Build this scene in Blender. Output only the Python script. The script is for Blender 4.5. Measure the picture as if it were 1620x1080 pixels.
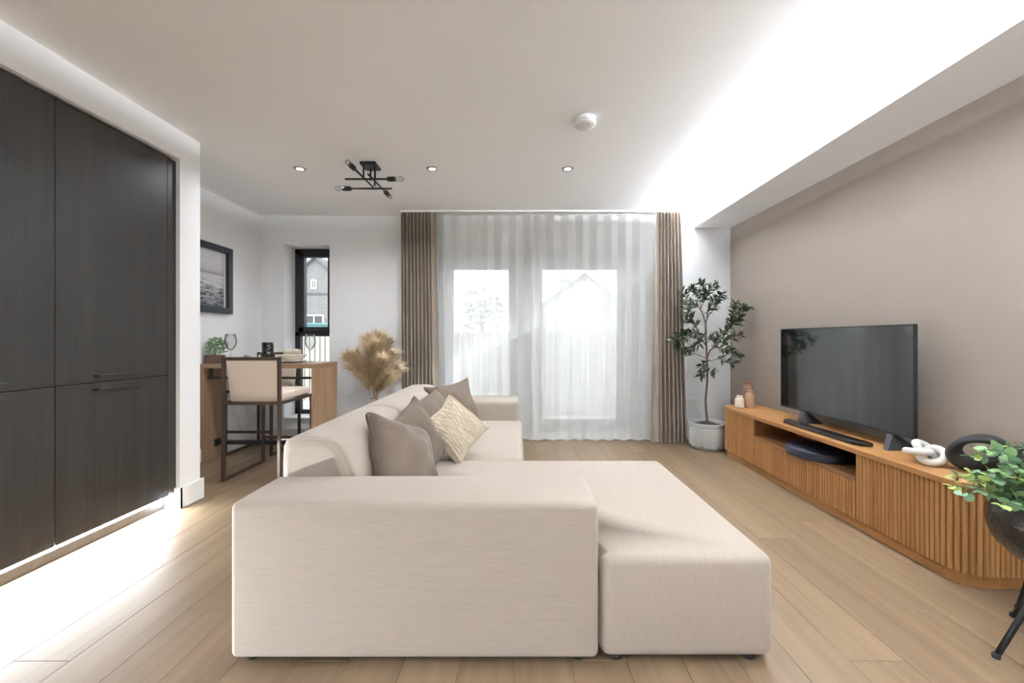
import bpy, bmesh, math, random
from mathutils import Vector, Matrix, Euler, noise
R = math.radians
PI = math.pi
random.seed(7)

# ------------------------------------------------------------------ reset
for o in list(bpy.data.objects):
    bpy.data.objects.remove(o, do_unlink=True)
scene = bpy.context.scene
COL = scene.collection

# ------------------------------------------------------------------ camera
cam_d = bpy.data.cameras.new('camera')
cam_d.sensor_width = 36.0
cam_d.lens = 14.0
cam_d.shift_x = -10 / 1620
cam_d.shift_y = -4 / 1620
cam_d.clip_start = 0.02
cam = bpy.data.objects.new('camera', cam_d)
COL.objects.link(cam)
cam.location = (0, 0, 1.075)
cam.rotation_euler = (R(90), 0, 0)
scene.camera = cam

# ------------------------------------------------------------------ world (bright overcast)
SKY = 1.15
world = bpy.data.worlds.new('overcast_sky')
scene.world = world
world.use_nodes = True
bg = world.node_tree.nodes['Background']
bg.inputs[0].default_value = (0.90, 0.955, 1.0, 1)
bg.inputs[1].default_value = SKY

# ------------------------------------------------------------------ light levels and exposure
DOWN_W = 0.6          # each downlight
DOWN_BACK = 2.6       # each downlight of the row by the curtains
COVE = 540.0           # emission of the cove LED tape
TOE = 380.0            # emission of the plinth LED tape
scene.view_settings.view_transform = 'Standard'
scene.view_settings.look = 'None'
scene.view_settings.gamma = 1.0
scene.view_settings.use_curve_mapping = False
scene.view_settings.exposure = 1.92

# ------------------------------------------------------------------ materials
MATS = {}
def nmat(name):
    m = bpy.data.materials.new(name)
    m.use_nodes = True
    MATS[name] = m
    nt = m.node_tree
    return m, nt, nt.nodes['Principled BSDF']

def plain(name, col, rough=0.6, metal=0.0, spec=0.5, bump=0.0, bscale=200.0, var=0.0, vscale=(6, 6, 6), coat=0.0):
    m, nt, b = nmat(name)
    b.inputs['Base Color'].default_value = (*col, 1)
    b.inputs['Roughness'].default_value = rough
    b.inputs['Metallic'].default_value = metal
    b.inputs['Specular IOR Level'].default_value = spec
    b.inputs['Coat Weight'].default_value = coat
    if var or bump:
        tc = nt.nodes.new('ShaderNodeTexCoord')
        mp = nt.nodes.new('ShaderNodeMapping')
        nt.links.new(tc.outputs['Object'], mp.inputs['Vector'])
        mp.inputs['Scale'].default_value = vscale
    if var:
        n = nt.nodes.new('ShaderNodeTexNoise')
        n.inputs['Scale'].default_value = 1.0
        n.inputs['Detail'].default_value = 5
        nt.links.new(mp.outputs[0], n.inputs['Vector'])
        r = nt.nodes.new('ShaderNodeValToRGB')
        r.color_ramp.elements[0].position = 0.3
        r.color_ramp.elements[1].position = 0.7
        r.color_ramp.elements[0].color = (*[c * (1 - var) for c in col], 1)
        r.color_ramp.elements[1].color = (*[min(1, c * (1 + var)) for c in col], 1)
        nt.links.new(n.outputs['Fac'], r.inputs[0])
        nt.links.new(r.outputs[0], b.inputs['Base Color'])
    if bump:
        n2 = nt.nodes.new('ShaderNodeTexNoise')
        n2.inputs['Scale'].default_value = bscale
        n2.inputs['Detail'].default_value = 3
        nt.links.new(tc.outputs['Object'], n2.inputs['Vector'])
        bp = nt.nodes.new('ShaderNodeBump')
        bp.inputs['Strength'].default_value = bump
        bp.inputs['Distance'].default_value = 0.002
        nt.links.new(n2.outputs['Fac'], bp.inputs['Height'])
        nt.links.new(bp.outputs[0], b.inputs['Normal'])
    return m

def wood(name, c0, c1, scale=(60, 60, 3), rough=0.5, rnd=0.12, bump=0.1, spec=0.4):
    """grain runs along the axis with the smallest scale; every object gets its own offset"""
    m, nt, b = nmat(name)
    L = nt.links.new
    tc = nt.nodes.new('ShaderNodeTexCoord')
    oi = nt.nodes.new('ShaderNodeObjectInfo')
    mul = nt.nodes.new('ShaderNodeVectorMath'); mul.operation = 'SCALE'
    mul.inputs[0].default_value = (3.1, 7.7, 5.3)
    sc = nt.nodes.new('ShaderNodeMath'); sc.operation = 'MULTIPLY'; sc.inputs[1].default_value = 13.0
    L(oi.outputs['Random'], sc.inputs[0]); L(sc.outputs[0], mul.inputs['Scale'])
    add = nt.nodes.new('ShaderNodeVectorMath'); add.operation = 'ADD'
    L(tc.outputs['Object'], add.inputs[0]); L(mul.outputs[0], add.inputs[1])
    mp = nt.nodes.new('ShaderNodeMapping'); mp.inputs['Scale'].default_value = scale
    L(add.outputs[0], mp.inputs['Vector'])
    n = nt.nodes.new('ShaderNodeTexNoise'); n.inputs['Scale'].default_value = 1; n.inputs['Detail'].default_value = 6
    n.inputs['Roughness'].default_value = 0.62; n.inputs['Distortion'].default_value = 0.6
    L(mp.outputs[0], n.inputs['Vector'])
    mp2 = nt.nodes.new('ShaderNodeMapping'); mp2.inputs['Scale'].default_value = [s * 0.16 for s in scale]
    L(add.outputs[0], mp2.inputs['Vector'])
    n2 = nt.nodes.new('ShaderNodeTexNoise'); n2.inputs['Scale'].default_value = 1; n2.inputs['Detail'].default_value = 3
    L(mp2.outputs[0], n2.inputs['Vector'])
    mx = nt.nodes.new('ShaderNodeMath'); mx.operation = 'ADD'
    h = nt.nodes.new('ShaderNodeMath'); h.operation = 'MULTIPLY'; h.inputs[1].default_value = 0.5
    h2 = nt.nodes.new('ShaderNodeMath'); h2.operation = 'MULTIPLY'; h2.inputs[1].default_value = 0.5
    L(n.outputs['Fac'], h.inputs[0]); L(n2.outputs['Fac'], h2.inputs[0])
    L(h.outputs[0], mx.inputs[0]); L(h2.outputs[0], mx.inputs[1])
    r = nt.nodes.new('ShaderNodeValToRGB')
    r.color_ramp.elements[0].position = 0.34; r.color_ramp.elements[1].position = 0.64
    r.color_ramp.elements[0].color = (*c0, 1); r.color_ramp.elements[1].color = (*c1, 1)
    L(mx.outputs[0], r.inputs[0])
    hv = nt.nodes.new('ShaderNodeHueSaturation')
    mr = nt.nodes.new('ShaderNodeMapRange'); mr.inputs['To Min'].default_value = 1 - rnd; mr.inputs['To Max'].default_value = 1 + rnd
    L(oi.outputs['Random'], mr.inputs['Value']); L(mr.outputs[0], hv.inputs['Value'])
    L(r.outputs[0], hv.inputs['Color']); L(hv.outputs[0], b.inputs['Base Color'])
    b.inputs['Roughness'].default_value = rough
    b.inputs['Specular IOR Level'].default_value = spec
    if bump:
        bp = nt.nodes.new('ShaderNodeBump'); bp.inputs['Strength'].default_value = bump; bp.inputs['Distance'].default_value = 0.002
        L(n.outputs['Fac'], bp.inputs['Height']); L(bp.outputs[0], b.inputs['Normal'])
    return m

def fabric(name, col, scale, rough=0.9, var=0.10, bump=0.25):
    m, nt, b = nmat(name)
    L = nt.links.new
    tc = nt.nodes.new('ShaderNodeTexCoord')
    mp = nt.nodes.new('ShaderNodeMapping'); mp.inputs['Scale'].default_value = scale
    L(tc.outputs['Object'], mp.inputs['Vector'])
    n = nt.nodes.new('ShaderNodeTexNoise'); n.inputs['Scale'].default_value = 1; n.inputs['Detail'].default_value = 4
    L(mp.outputs[0], n.inputs['Vector'])
    r = nt.nodes.new('ShaderNodeValToRGB')
    r.color_ramp.elements[0].position = 0.35; r.color_ramp.elements[1].position = 0.6
    r.color_ramp.elements[0].color = (*[c * (1 - var) for c in col], 1)
    r.color_ramp.elements[1].color = (*[min(1, c * (1 + var * 0.5)) for c in col], 1)
    L(n.outputs['Fac'], r.inputs[0]); L(r.outputs[0], b.inputs['Base Color'])
    b.inputs['Roughness'].default_value = rough
    b.inputs['Specular IOR Level'].default_value = 0.2
    b.inputs['Sheen Weight'].default_value = 0.15
    bp = nt.nodes.new('ShaderNodeBump'); bp.inputs['Strength'].default_value = bump; bp.inputs['Distance'].default_value = 0.0015
    L(n.outputs['Fac'], bp.inputs['Height']); L(bp.outputs[0], b.inputs['Normal'])
    return m

def emit(name, col, strength):
    m, nt, b = nmat(name)
    b.inputs['Base Color'].default_value = (0.8, 0.8, 0.8, 1)
    b.inputs['Emission Color'].default_value = (*col, 1)
    b.inputs['Emission Strength'].default_value = strength
    return m

def clear_glass(name, tint=(1, 1, 1), gloss=0.07, rough=0.02):
    m, nt, b = nmat(name)
    nt.nodes.remove(b)
    out = nt.nodes['Material Output']
    t = nt.nodes.new('ShaderNodeBsdfTransparent'); t.inputs[0].default_value = (*tint, 1)
    g = nt.nodes.new('ShaderNodeBsdfGlossy'); g.inputs['Roughness'].default_value = rough
    lw = nt.nodes.new('ShaderNodeLayerWeight'); lw.inputs[0].default_value = 0.25
    mr = nt.nodes.new('ShaderNodeMapRange'); mr.inputs['To Min'].default_value = gloss; mr.inputs['To Max'].default_value = 0.7
    nt.links.new(lw.outputs['Fresnel'], mr.inputs['Value'])
    mx = nt.nodes.new('ShaderNodeMixShader')
    nt.links.new(mr.outputs[0], mx.inputs[0]); nt.links.new(t.outputs[0], mx.inputs[1]); nt.links.new(g.outputs[0], mx.inputs[2])
    nt.links.new(mx.outputs[0], out.inputs['Surface'])
    return m

def sheer_mat(name, col, opacity):
    m, nt, b = nmat(name)
    nt.nodes.remove(b)
    L = nt.links.new
    out = nt.nodes['Material Output']
    d = nt.nodes.new('ShaderNodeBsdfDiffuse'); d.inputs[0].default_value = (*col, 1)
    tl = nt.nodes.new('ShaderNodeBsdfTranslucent'); tl.inputs[0].default_value = (*col, 1)
    m1 = nt.nodes.new('ShaderNodeMixShader'); m1.inputs[0].default_value = 0.35
    L(d.outputs[0], m1.inputs[1]); L(tl.outputs[0], m1.inputs[2])
    t = nt.nodes.new('ShaderNodeBsdfTransparent')
    tc = nt.nodes.new('ShaderNodeTexCoord')
    mp = nt.nodes.new('ShaderNodeMapping'); mp.inputs['Scale'].default_value = (220, 220, 4)
    L(tc.outputs['Object'], mp.inputs[0])
    n = nt.nodes.new('ShaderNodeTexNoise'); n.inputs['Scale'].default_value = 1
    L(mp.outputs[0], n.inputs['Vector'])
    mr = nt.nodes.new('ShaderNodeMapRange'); mr.inputs['From Min'].default_value = 0.3; mr.inputs['From Max'].default_value = 0.7
    mr.inputs['To Min'].default_value = opacity - 0.02; mr.inputs['To Max'].default_value = opacity + 0.02
    L(n.outputs['Fac'], mr.inputs['Value'])
    m2 = nt.nodes.new('ShaderNodeMixShader')
    L(mr.outputs[0], m2.inputs[0]); L(t.outputs[0], m2.inputs[1]); L(m1.outputs[0], m2.inputs[2])
    L(m2.outputs[0], out.inputs['Surface'])
    return m

M_ceil = plain('ceiling_paint', (0.95, 0.95, 0.955), 0.9, spec=0.2)
M_wall = plain('white_paint', (0.87, 0.87, 0.875), 0.85, spec=0.2, bump=0.03, bscale=400)
M_taupe = plain('taupe_paint', (0.36, 0.304, 0.264), 0.85, spec=0.2, bump=0.03, bscale=400)
M_trim = plain('white_satin', (0.86, 0.86, 0.85), 0.45)
M_floor = wood('oak_floor', (0.160, 0.106, 0.062), (0.255, 0.177, 0.107), (22, 0.9, 22), 0.42, 0.04, 0.05, 0.4)
M_sub = plain('floor_underlay', (0.22, 0.15, 0.10), 0.9)
M_dark = wood('dark_veneer', (0.016, 0.013, 0.0112), (0.029, 0.024, 0.0205), (90, 90, 2.5), 0.42, 0.05, 0.10, 0.45)
M_darkedge = plain('dark_carcass', (0.02, 0.018, 0.016), 0.7)  # plain dark colour of the cabinet bodies behind the doors
M_black = plain('black_metal', (0.012, 0.012, 0.013), 0.42)
M_blackm = plain('matt_black', (0.016, 0.016, 0.017), 0.62, bump=0.05, bscale=300)
M_frame = plain('anthracite_frame', (0.016, 0.018, 0.022), 0.5)
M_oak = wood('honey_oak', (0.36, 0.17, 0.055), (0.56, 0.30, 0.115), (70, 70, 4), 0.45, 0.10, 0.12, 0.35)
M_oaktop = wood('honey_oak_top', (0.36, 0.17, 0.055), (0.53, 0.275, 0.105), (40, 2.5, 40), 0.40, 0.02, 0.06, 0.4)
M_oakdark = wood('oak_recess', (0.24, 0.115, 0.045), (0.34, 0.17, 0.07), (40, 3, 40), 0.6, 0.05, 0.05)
M_bar = wood('bar_oak', (0.27, 0.165, 0.095), (0.42, 0.275, 0.165), (50, 50, 3), 0.5, 0.08, 0.08)
M_bartop = wood('bar_oak_top', (0.27, 0.165, 0.095), (0.42, 0.275, 0.165), (3, 50, 50), 0.45, 0.04, 0.06)
M_sofa_h = fabric('linen_cross', (0.425, 0.362, 0.303), (16, 600, 600), var=.06, bump=.12)
M_sofa_v = fabric('linen_length', (0.425, 0.362, 0.303), (600, 16, 16), var=.06, bump=.12)
M_seam = plain('seam_thread', (0.36, 0.31, 0.26), 0.9)
M_pil = fabric('taupe_cotton', (0.152, 0.116, 0.089), (120, 120, 120), var=0.08)
M_pilc = fabric('cream_weave', (0.62, 0.53, 0.405), (60, 200, 200), var=0.18, bump=0.5)
M_pom = plain('cream_wool', (0.74, 0.655, 0.525), 0.95)
M_drape = fabric('taupe_drape', (0.32, 0.262, 0.214), (160, 160, 6), var=0.10, bump=0.15)
M_sheer = sheer_mat('white_voile', (0.98, 0.975, 0.965), 0.75)
M_stoolm = plain('bronze_metal', (0.075, 0.050, 0.036), 0.45, metal=0.4)
M_leath = plain('cream_leather', (0.76, 0.645, 0.54), 0.55, bump=0.1, bscale=250)
M_grayc = plain('grey_fabric', (0.30, 0.31, 0.33), 0.9)
M_white = plain('white_ceramic', (0.80, 0.79, 0.76), 0.4)
M_whitem = plain('matt_white', (0.80, 0.78, 0.74), 0.7)
M_plastic = plain('white_plastic', (0.82, 0.82, 0.80), 0.4)
M_led = emit('led_tape_cove', (0.87, 0.935, 1.0), COVE)
M_ledw = emit('led_tape_plinth', (0.88, 0.94, 1.0), TOE)
M_lens = emit('downlight_lens', (1.0, 0.97, 0.92), 9.0)
M_chrome = plain('satin_nickel', (0.30, 0.30, 0.30), 0.4, metal=0.6)
M_glass = clear_glass('window_glass', (0.96, 0.98, 0.98), 0.04)
M_bulb = clear_glass('bulb_glass', (0.93, 0.93, 0.93), 0.12)
M_wine = clear_glass('wine_glass', (0.96, 0.965, 0.97), 0.06)
M_green = clear_glass('green_glass', (0.10, 0.16, 0.09), 0.08)
M_screen = plain('tv_screen', (0.004, 0.004, 0.005), 0.07, spec=1.0)
M_tvb = plain('tv_bezel', (0.008, 0.008, 0.009), 0.35)
M_gloss = plain('gloss_black', (0.006, 0.006, 0.007), 0.15)
M_navy = plain('navy_black', (0.020, 0.023, 0.036), 0.5)
M_terr = plain('brown_ceramic', (0.25, 0.125, 0.08), 0.75, bump=0.1, bscale=120)
M_tan = plain('tan_ceramic', (0.40, 0.25, 0.17), 0.8, bump=0.1, bscale=120)
M_cream = plain('cream_ceramic', (0.74, 0.68, 0.57), 0.7)
M_pot = plain('shade_grey_pot', (0.47, 0.465, 0.45), 0.75)  # pot body greyed, standing in for shade between the relief lines
M_potr = plain('pot_relief_white', (0.72, 0.715, 0.70), 0.7)
M_soil = plain('soil', (0.035, 0.018, 0.014), 0.95, bump=0.8, bscale=60)
M_bark = plain('bark', (0.13, 0.085, 0.06), 0.9, bump=0.5, bscale=90)
M_olive = plain('olive_leaf', (0.040, 0.062, 0.030), 0.5, var=0.35, vscale=(30, 30, 30))
M_olive2 = plain('olive_leaf_pale', (0.075, 0.105, 0.050), 0.5)
M_euc = plain('eucalyptus_leaf', (0.125, 0.23, 0.085), 0.5, var=0.2, vscale=(40, 40, 40))
M_euc2 = plain('eucalyptus_leaf_blue', (0.16, 0.28, 0.16), 0.5)
M_euc3 = plain('eucalyptus_leaf_young', (0.38, 0.48, 0.13), 0.5)
M_bowl = plain('hammered_black', (0.060, 0.050, 0.043), 0.24, metal=0.6, bump=0.9, bscale=22)
M_bowl.node_tree.nodes['Bump'].inputs['Distance'].default_value = .012
M_pamp = plain('pampas', (0.84, 0.66, 0.45), 0.95, var=0.25, vscale=(9, 9, 9))
M_stem = plain('dry_stem', (0.42, 0.31, 0.17), 0.9)
M_gvase = plain('grey_vase', (0.32, 0.31, 0.30), 0.7)
M_sage = plain('sage_leaf', (0.22, 0.33, 0.18), 0.6, var=0.4, vscale=(60, 60, 60))
M_bpot = plain('brown_pot', (0.12, 0.06, 0.035), 0.7)
M_nap = plain('cream_napkin', (0.62, 0.54, 0.43), 0.9, bump=0.3, bscale=90)
M_gnap = plain('grey_napkin', (0.20, 0.20, 0.20), 0.9, bump=0.3, bscale=90)
M_picfr = plain('picture_frame_blue_black', (0.018, 0.022, 0.032), 0.45)
M_mat = plain('picture_mount', (0.72, 0.69, 0.66), 0.9)
M_knob = plain('rubber_black', (0.02, 0.02, 0.02), 0.8)
# outdoors
M_pave = plain('paving', (0.52, 0.51, 0.49), 0.9, var=0.1, vscale=(2, 2, 2))
M_fence = plain('painted_fence', (0.42, 0.40, 0.35), 0.8)
M_fenced = plain('fence_backing', (0.14, 0.13, 0.115), 0.9)
M_roof = plain('slate_roof', (0.13, 0.13, 0.14), 0.9, var=0.15, vscale=(3, 3, 3))
M_teal = plain('teal_plastic', (0.10, 0.24, 0.24), 0.5)
M_hedge = plain('hedge', (0.06, 0.09, 0.05), 0.9, var=0.4, vscale=(5, 5, 5))
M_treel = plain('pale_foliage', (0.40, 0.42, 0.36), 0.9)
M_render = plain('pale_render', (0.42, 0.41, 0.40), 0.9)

def brick_mat():
    m, nt, b = nmat('pale_brick')
    tc = nt.nodes.new('ShaderNodeTexCoord')
    mp = nt.nodes.new('ShaderNodeMapping'); mp.inputs['Rotation'].default_value = (R(90), 0, 0)
    nt.links.new(tc.outputs['Object'], mp.inputs[0])
    t = nt.nodes.new('ShaderNodeTexBrick')
    t.inputs['Color1'].default_value = (0.20, 0.175, 0.165, 1); t.inputs['Color2'].default_value = (0.13, 0.118, 0.115, 1)
    t.inputs['Mortar'].default_value = (0.30, 0.29, 0.285, 1)
    t.inputs['Scale'].default_value = 1.0; t.inputs['Brick Width'].default_value = 0.26; t.inputs['Row Height'].default_value = 0.085
    t.inputs['Mortar Size'].default_value = 0.02
    nt.links.new(mp.outputs[0], t.inputs['Vector']); nt.links.new(t.outputs['Color'], b.inputs['Base Color'])
    b.inputs['Roughness'].default_value = 0.9
    return m
M_brick = brick_mat()

def seascape_mat():
    """flat print: pale sky, grey horizon, dark rippled water (z runs up the picture, y across it)"""
    m, nt, b = nmat('seascape_print')
    L = nt.links.new
    tc = nt.nodes.new('ShaderNodeTexCoord')
    sep = nt.nodes.new('ShaderNodeSeparateXYZ'); L(tc.outputs['Object'], sep.inputs[0])
    mr = nt.nodes.new('ShaderNodeMapRange'); mr.inputs['From Min'].default_value = -0.26; mr.inputs['From Max'].default_value = 0.26
    L(sep.outputs['Z'], mr.inputs['Value'])
    r = nt.nodes.new('ShaderNodeValToRGB'); e = r.color_ramp.elements
    e[0].position = 0.0; e[0].color = (0.20, 0.20, 0.22, 1)  # print tones also lightened to stand in for a gloss reflection
    e[1].position = 1.0; e[1].color = (0.66, 0.65, 0.66, 1)
    for p, c in ((0.25, (0.30, 0.30, 0.32)), (0.42, (0.62, 0.60, 0.60)), (0.56, (0.52, 0.50, 0.50)), (0.60, (0.25, 0.23, 0.24)), (0.63, (0.45, 0.43, 0.44)), (0.75, (0.58, 0.56, 0.57))):
        k = e.new(p); k.color = (*c, 1)
    L(mr.outputs[0], r.inputs[0])
    mp = nt.nodes.new('ShaderNodeMapping'); mp.inputs['Scale'].default_value = (1, 9, 60); L(tc.outputs['Object'], mp.inputs[0])
    n = nt.nodes.new('ShaderNodeTexNoise'); n.inputs['Scale'].default_value = 1; n.inputs['Detail'].default_value = 6; n.inputs['Distortion'].default_value = 1.2
    L(mp.outputs[0], n.inputs['Vector'])
    r2 = nt.nodes.new('ShaderNodeValToRGB'); r2.color_ramp.elements[0].position = 0.42; r2.color_ramp.elements[1].position = 0.56
    L(n.outputs['Fac'], r2.inputs[0])
    lo = nt.nodes.new('ShaderNodeMapRange'); lo.inputs['From Min'].default_value = 0.30; lo.inputs['From Max'].default_value = 0.55
    lo.inputs['To Min'].default_value = 0.95; lo.inputs['To Max'].default_value = 0.12; L(mr.outputs[0], lo.inputs['Value'])
    mx = nt.nodes.new('ShaderNodeMix'); mx.data_type = 'RGBA'; mx.blend_type = 'MULTIPLY'
    L(lo.outputs[0], mx.inputs[0]); L(r.outputs[0], mx.inputs[6]); L(r2.outputs[0], mx.inputs[7])
    L(mx.outputs[2], b.inputs['Base Color'])
    b.inputs['Roughness'].default_value = 0.35
    return m
M_sea = seascape_mat()

# ------------------------------------------------------------------ builders
class MB:
    """collects vertices and faces of one mesh"""
    def __init__(s): s.v = []; s.f = []; s.sm = []
    def add(s, vs, fs, smooth=False):
        k = len(s.v); s.v += [tuple(p) for p in vs]
        s.f += [tuple(i + k for i in f) for f in fs]; s.sm += [smooth] * len(fs)
        return s
    def box(s, x0, x1, y0, y1, z0, z1):
        vs = [(x, y, z) for x in (x0, x1) for y in (y0, y1) for z in (z0, z1)]
        return s.add(vs, [(0, 1, 3, 2), (4, 6, 7, 5), (0, 4, 5, 1), (2, 3, 7, 6), (0, 2, 6, 4), (1, 5, 7, 3)])
    def bm(s, b, smooth=False):
        b.verts.index_update()
        s.add([v.co[:] for v in b.verts], [[v.index for v in f.verts] for f in b.faces], smooth); b.free(); return s
    def bbox(s, x0, x1, y0, y1, z0, z1, r=0.003, seg=2, smooth=False):
        b = bmesh.new(); bmesh.ops.create_cube(b, size=1)
        for v in b.verts:
            v.co = (x0 + (v.co.x + .5) * (x1 - x0), y0 + (v.co.y + .5) * (y1 - y0), z0 + (v.co.z + .5) * (z1 - z0))
        bmesh.ops.bevel(b, geom=list(b.edges), offset=r, segments=seg, profile=0.5, affect='EDGES')
        return s.bm(b, smooth)
    def rbox(s, x0, x1, y0, y1, z0, z1, r=0.04, n=4, inner=8, crown=0.0, fn=None):
        """soft upholstered block with rounded edges; crown lifts the middle of the top"""
        c = Vector(((x0 + x1) / 2, (y0 + y1) / 2, (z0 + z1) / 2)); h = Vector(((x1 - x0) / 2, (y1 - y0) / 2, (z1 - z0) / 2))
        def lines(k):
            a = [h[k] - r + r * math.tan(PI / 4 * i / n) for i in range(1, n + 1)]
            mid = [-(h[k] - r) + 2 * (h[k] - r) * i / inner for i in range(inner + 1)]
            return [-t for t in reversed(a)] + mid + a
        Ls = [lines(0), lines(1), lines(2)]
        vid = {}; vs = []; fs = []
        def vert(p):
            key = (round(p[0], 6), round(p[1], 6), round(p[2], 6))
            if key in vid: return vid[key]
            q = Vector([max(-(h[k] - r), min(h[k] - r, p[k])) for k in range(3)])
            d = Vector(p) - q
            w = q + (d.normalized() * r if d.length > 1e-9 else d)
            if crown and w.z > 0: w.z += crown * (1 - (w.x / h.x) ** 2) * (1 - (w.y / h.y) ** 2) * (w.z / h.z)
            w += c
            if fn: w = fn(w)
            vid[key] = len(vs); vs.append(tuple(w)); return vid[key]
        for ax in range(3):
            a, b_ = (ax + 1) % 3, (ax + 2) % 3
            for sg in (-1, 1):
                for i in range(len(Ls[a]) - 1):
                    for j in range(len(Ls[b_]) - 1):
                        q = []
                        for (ii, jj) in ((i, j), (i + 1, j), (i + 1, j + 1), (i, j + 1)):
                            p = [0, 0, 0]; p[ax] = sg * h[ax]; p[a] = Ls[a][ii]; p[b_] = Ls[b_][jj]; q.append(vert(p))
                        fs.append(tuple(q) if sg > 0 else tuple(reversed(q)))
        return s.add(vs, fs, True)
    def tube(s, pts, r, n=8, caps=True, smooth=True, closed=False):
        pts = [Vector(p) for p in pts]; m = len(pts)
        rs = r if isinstance(r, (list, tuple)) else [r] * m
        vs = []; up = None
        for i, p in enumerate(pts):
            if closed: d = pts[(i + 1) % m] - pts[i - 1]
            else: d = pts[min(i + 1, m - 1)] - pts[max(i - 1, 0)]
            d = d.normalized() if d.length > 1e-9 else Vector((0, 0, 1))
            if up is None:
                up = d.cross(Vector((0, 0, 1)) if abs(d.z) < .9 else Vector((1, 0, 0))).normalized()
            up = (up - d * up.dot(d))
            up = up.normalized() if up.length > 1e-6 else d.orthogonal().normalized()
            w = d.cross(up)
            for k in range(n):
                t = 2 * PI * k / n; vs.append(p + (up * math.cos(t) + w * math.sin(t)) * rs[i])
        fs = []
        for i in range(m if closed else m - 1):
            i2 = (i + 1) % m
            for k in range(n):
                k2 = (k + 1) % n; fs.append((i * n + k, i * n + k2, i2 * n + k2, i2 * n + k))
        s.add(vs, fs, smooth)
        if caps and not closed:
            kk = len(s.v) - m * n
            s.f.append(tuple(kk + k for k in reversed(range(n)))); s.sm.append(False)
            s.f.append(tuple(kk + (m - 1) * n + k for k in range(n))); s.sm.append(False)
        return s
    def lathe(s, prof, n=28, c=(0, 0, 0), smooth=True, cap0=True, cap1=True, fn=None):
        vs = []; fs = []; m = len(prof)
        for i, (r, z) in enumerate(prof):
            for k in range(n):
                t = 2 * PI * k / n; rr = r if fn is None else fn(r, z, t)
                vs.append((c[0] + rr * math.cos(t), c[1] + rr * math.sin(t), c[2] + z))
        for i in range(m - 1):
            for k in range(n):
                k2 = (k + 1) % n; fs.append((i * n + k, i * n + k2, (i + 1) * n + k2, (i + 1) * n + k))
        s.add(vs, fs, smooth); kk = len(s.v) - m * n
        if cap0: s.f.append(tuple(kk + k for k in reversed(range(n)))); s.sm.append(False)
        if cap1: s.f.append(tuple(kk + (m - 1) * n + k for k in range(n))); s.sm.append(False)
        return s
    def prism(s, poly, z0, z1, bevel=0.0, seg=3, smooth=False):
        b = bmesh.new()
        lo = [b.verts.new((x, y, z0)) for x, y in poly]; hi = [b.verts.new((x, y, z1)) for x, y in poly]
        n = len(poly)
        b.faces.new(list(reversed(lo))); b.faces.new(hi)
        for i in range(n): b.faces.new((lo[i], lo[(i + 1) % n], hi[(i + 1) % n], hi[i]))
        if bevel: bmesh.ops.bevel(b, geom=list(b.edges), offset=bevel, segments=seg, profile=0.5, affect='EDGES')
        return s.bm(b, smooth)
    def loft(s, rings, smooth=True, caps=True):
        n = len(rings[0]); vs = [p for r in rings for p in r]; fs = []
        for i in range(len(rings) - 1):
            for k in range(n):
                k2 = (k + 1) % n; fs.append((i * n + k, i * n + k2, (i + 1) * n + k2, (i + 1) * n + k))
        s.add(vs, fs, smooth)
        if caps:
            kk = len(s.v) - len(vs)
            s.f.append(tuple(kk + k for k in reversed(range(n)))); s.sm.append(False)
            s.f.append(tuple(kk + (len(rings) - 1) * n + k for k in range(n))); s.sm.append(False)
        return s
    def sphere(s, c, r, seg=10, rings=7, sc=(1, 1, 1)):
        pr = []
        vs = [(c[0], c[1], c[2] - r * sc[2])]
        for i in range(1, rings):
            a = -PI / 2 + PI * i / rings
            for k in range(seg):
                t = 2 * PI * k / seg
                vs.append((c[0] + r * sc[0] * math.cos(a) * math.cos(t), c[1] + r * sc[1] * math.cos(a) * math.sin(t), c[2] + r * sc[2] * math.sin(a)))
        vs.append((c[0], c[1], c[2] + r * sc[2])); fs = []
        for k in range(seg): fs.append((0, 1 + (k + 1) % seg, 1 + k))
        for i in range(rings - 2):
            for k in range(seg):
                k2 = (k + 1) % seg; a = 1 + i * seg; fs.append((a + k, a + k2, a + seg + k2, a + seg + k))
        a = 1 + (rings - 2) * seg
        for k in range(seg): fs.append((a + k, a + (k + 1) % seg, len(vs) - 1))
        return s.add(vs, fs, True)
    def mesh(s, name, mat, off=(0, 0, 0)):
        me = bpy.data.meshes.new(name)
        me.from_pydata([(a - off[0], b - off[1], c - off[2]) for a, b, c in s.v], [], s.f)
        me.polygons.foreach_set('use_smooth', s.sm)
        for m in (mat if isinstance(mat, (list, tuple)) else [mat]): me.materials.append(m)
        me.update()
        return me

ORI = {}      # world origin of every empty / object, so parts can be given in world coordinates
def origin(o): return ORI.get(o.name, Vector((0, 0, 0))) if o else Vector((0, 0, 0))
def props(o, label=None, cat=None, group=None, kind=None):
    if label: o['label'] = label
    if cat: o['category'] = cat
    if group: o['group'] = group
    if kind: o['kind'] = kind
    return o
def thing(name, label, cat, loc=(0, 0, 0), rotz=0.0, group=None, kind=None):
    o = bpy.data.objects.new(name, None); COL.objects.link(o)
    o.location = loc; o.rotation_euler = (0, 0, rotz); o.empty_display_size = 0.05
    ORI[o.name] = Vector(loc)
    return props(o, label, cat, group, kind)
def part(name, mb, mat, parent, label=None, kind=None):
    """mesh given in world coordinates, child of a thing (or of a part) that is only translated"""
    off = origin(parent)
    o = bpy.data.objects.new(name, mb.mesh(name, mat, off)); COL.objects.link(o)
    o.parent = parent; ORI[o.name] = off.copy()
    return props(o, label, None, None, kind)
def lpart(name, mb, mat, parent, label=None, kind=None):
    """mesh given in the parent's own coordinates"""
    o = bpy.data.objects.new(name, mb.mesh(name, mat)); COL.objects.link(o); o.parent = parent
    ORI[o.name] = origin(parent).copy()
    return props(o, label, None, None, kind)
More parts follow.
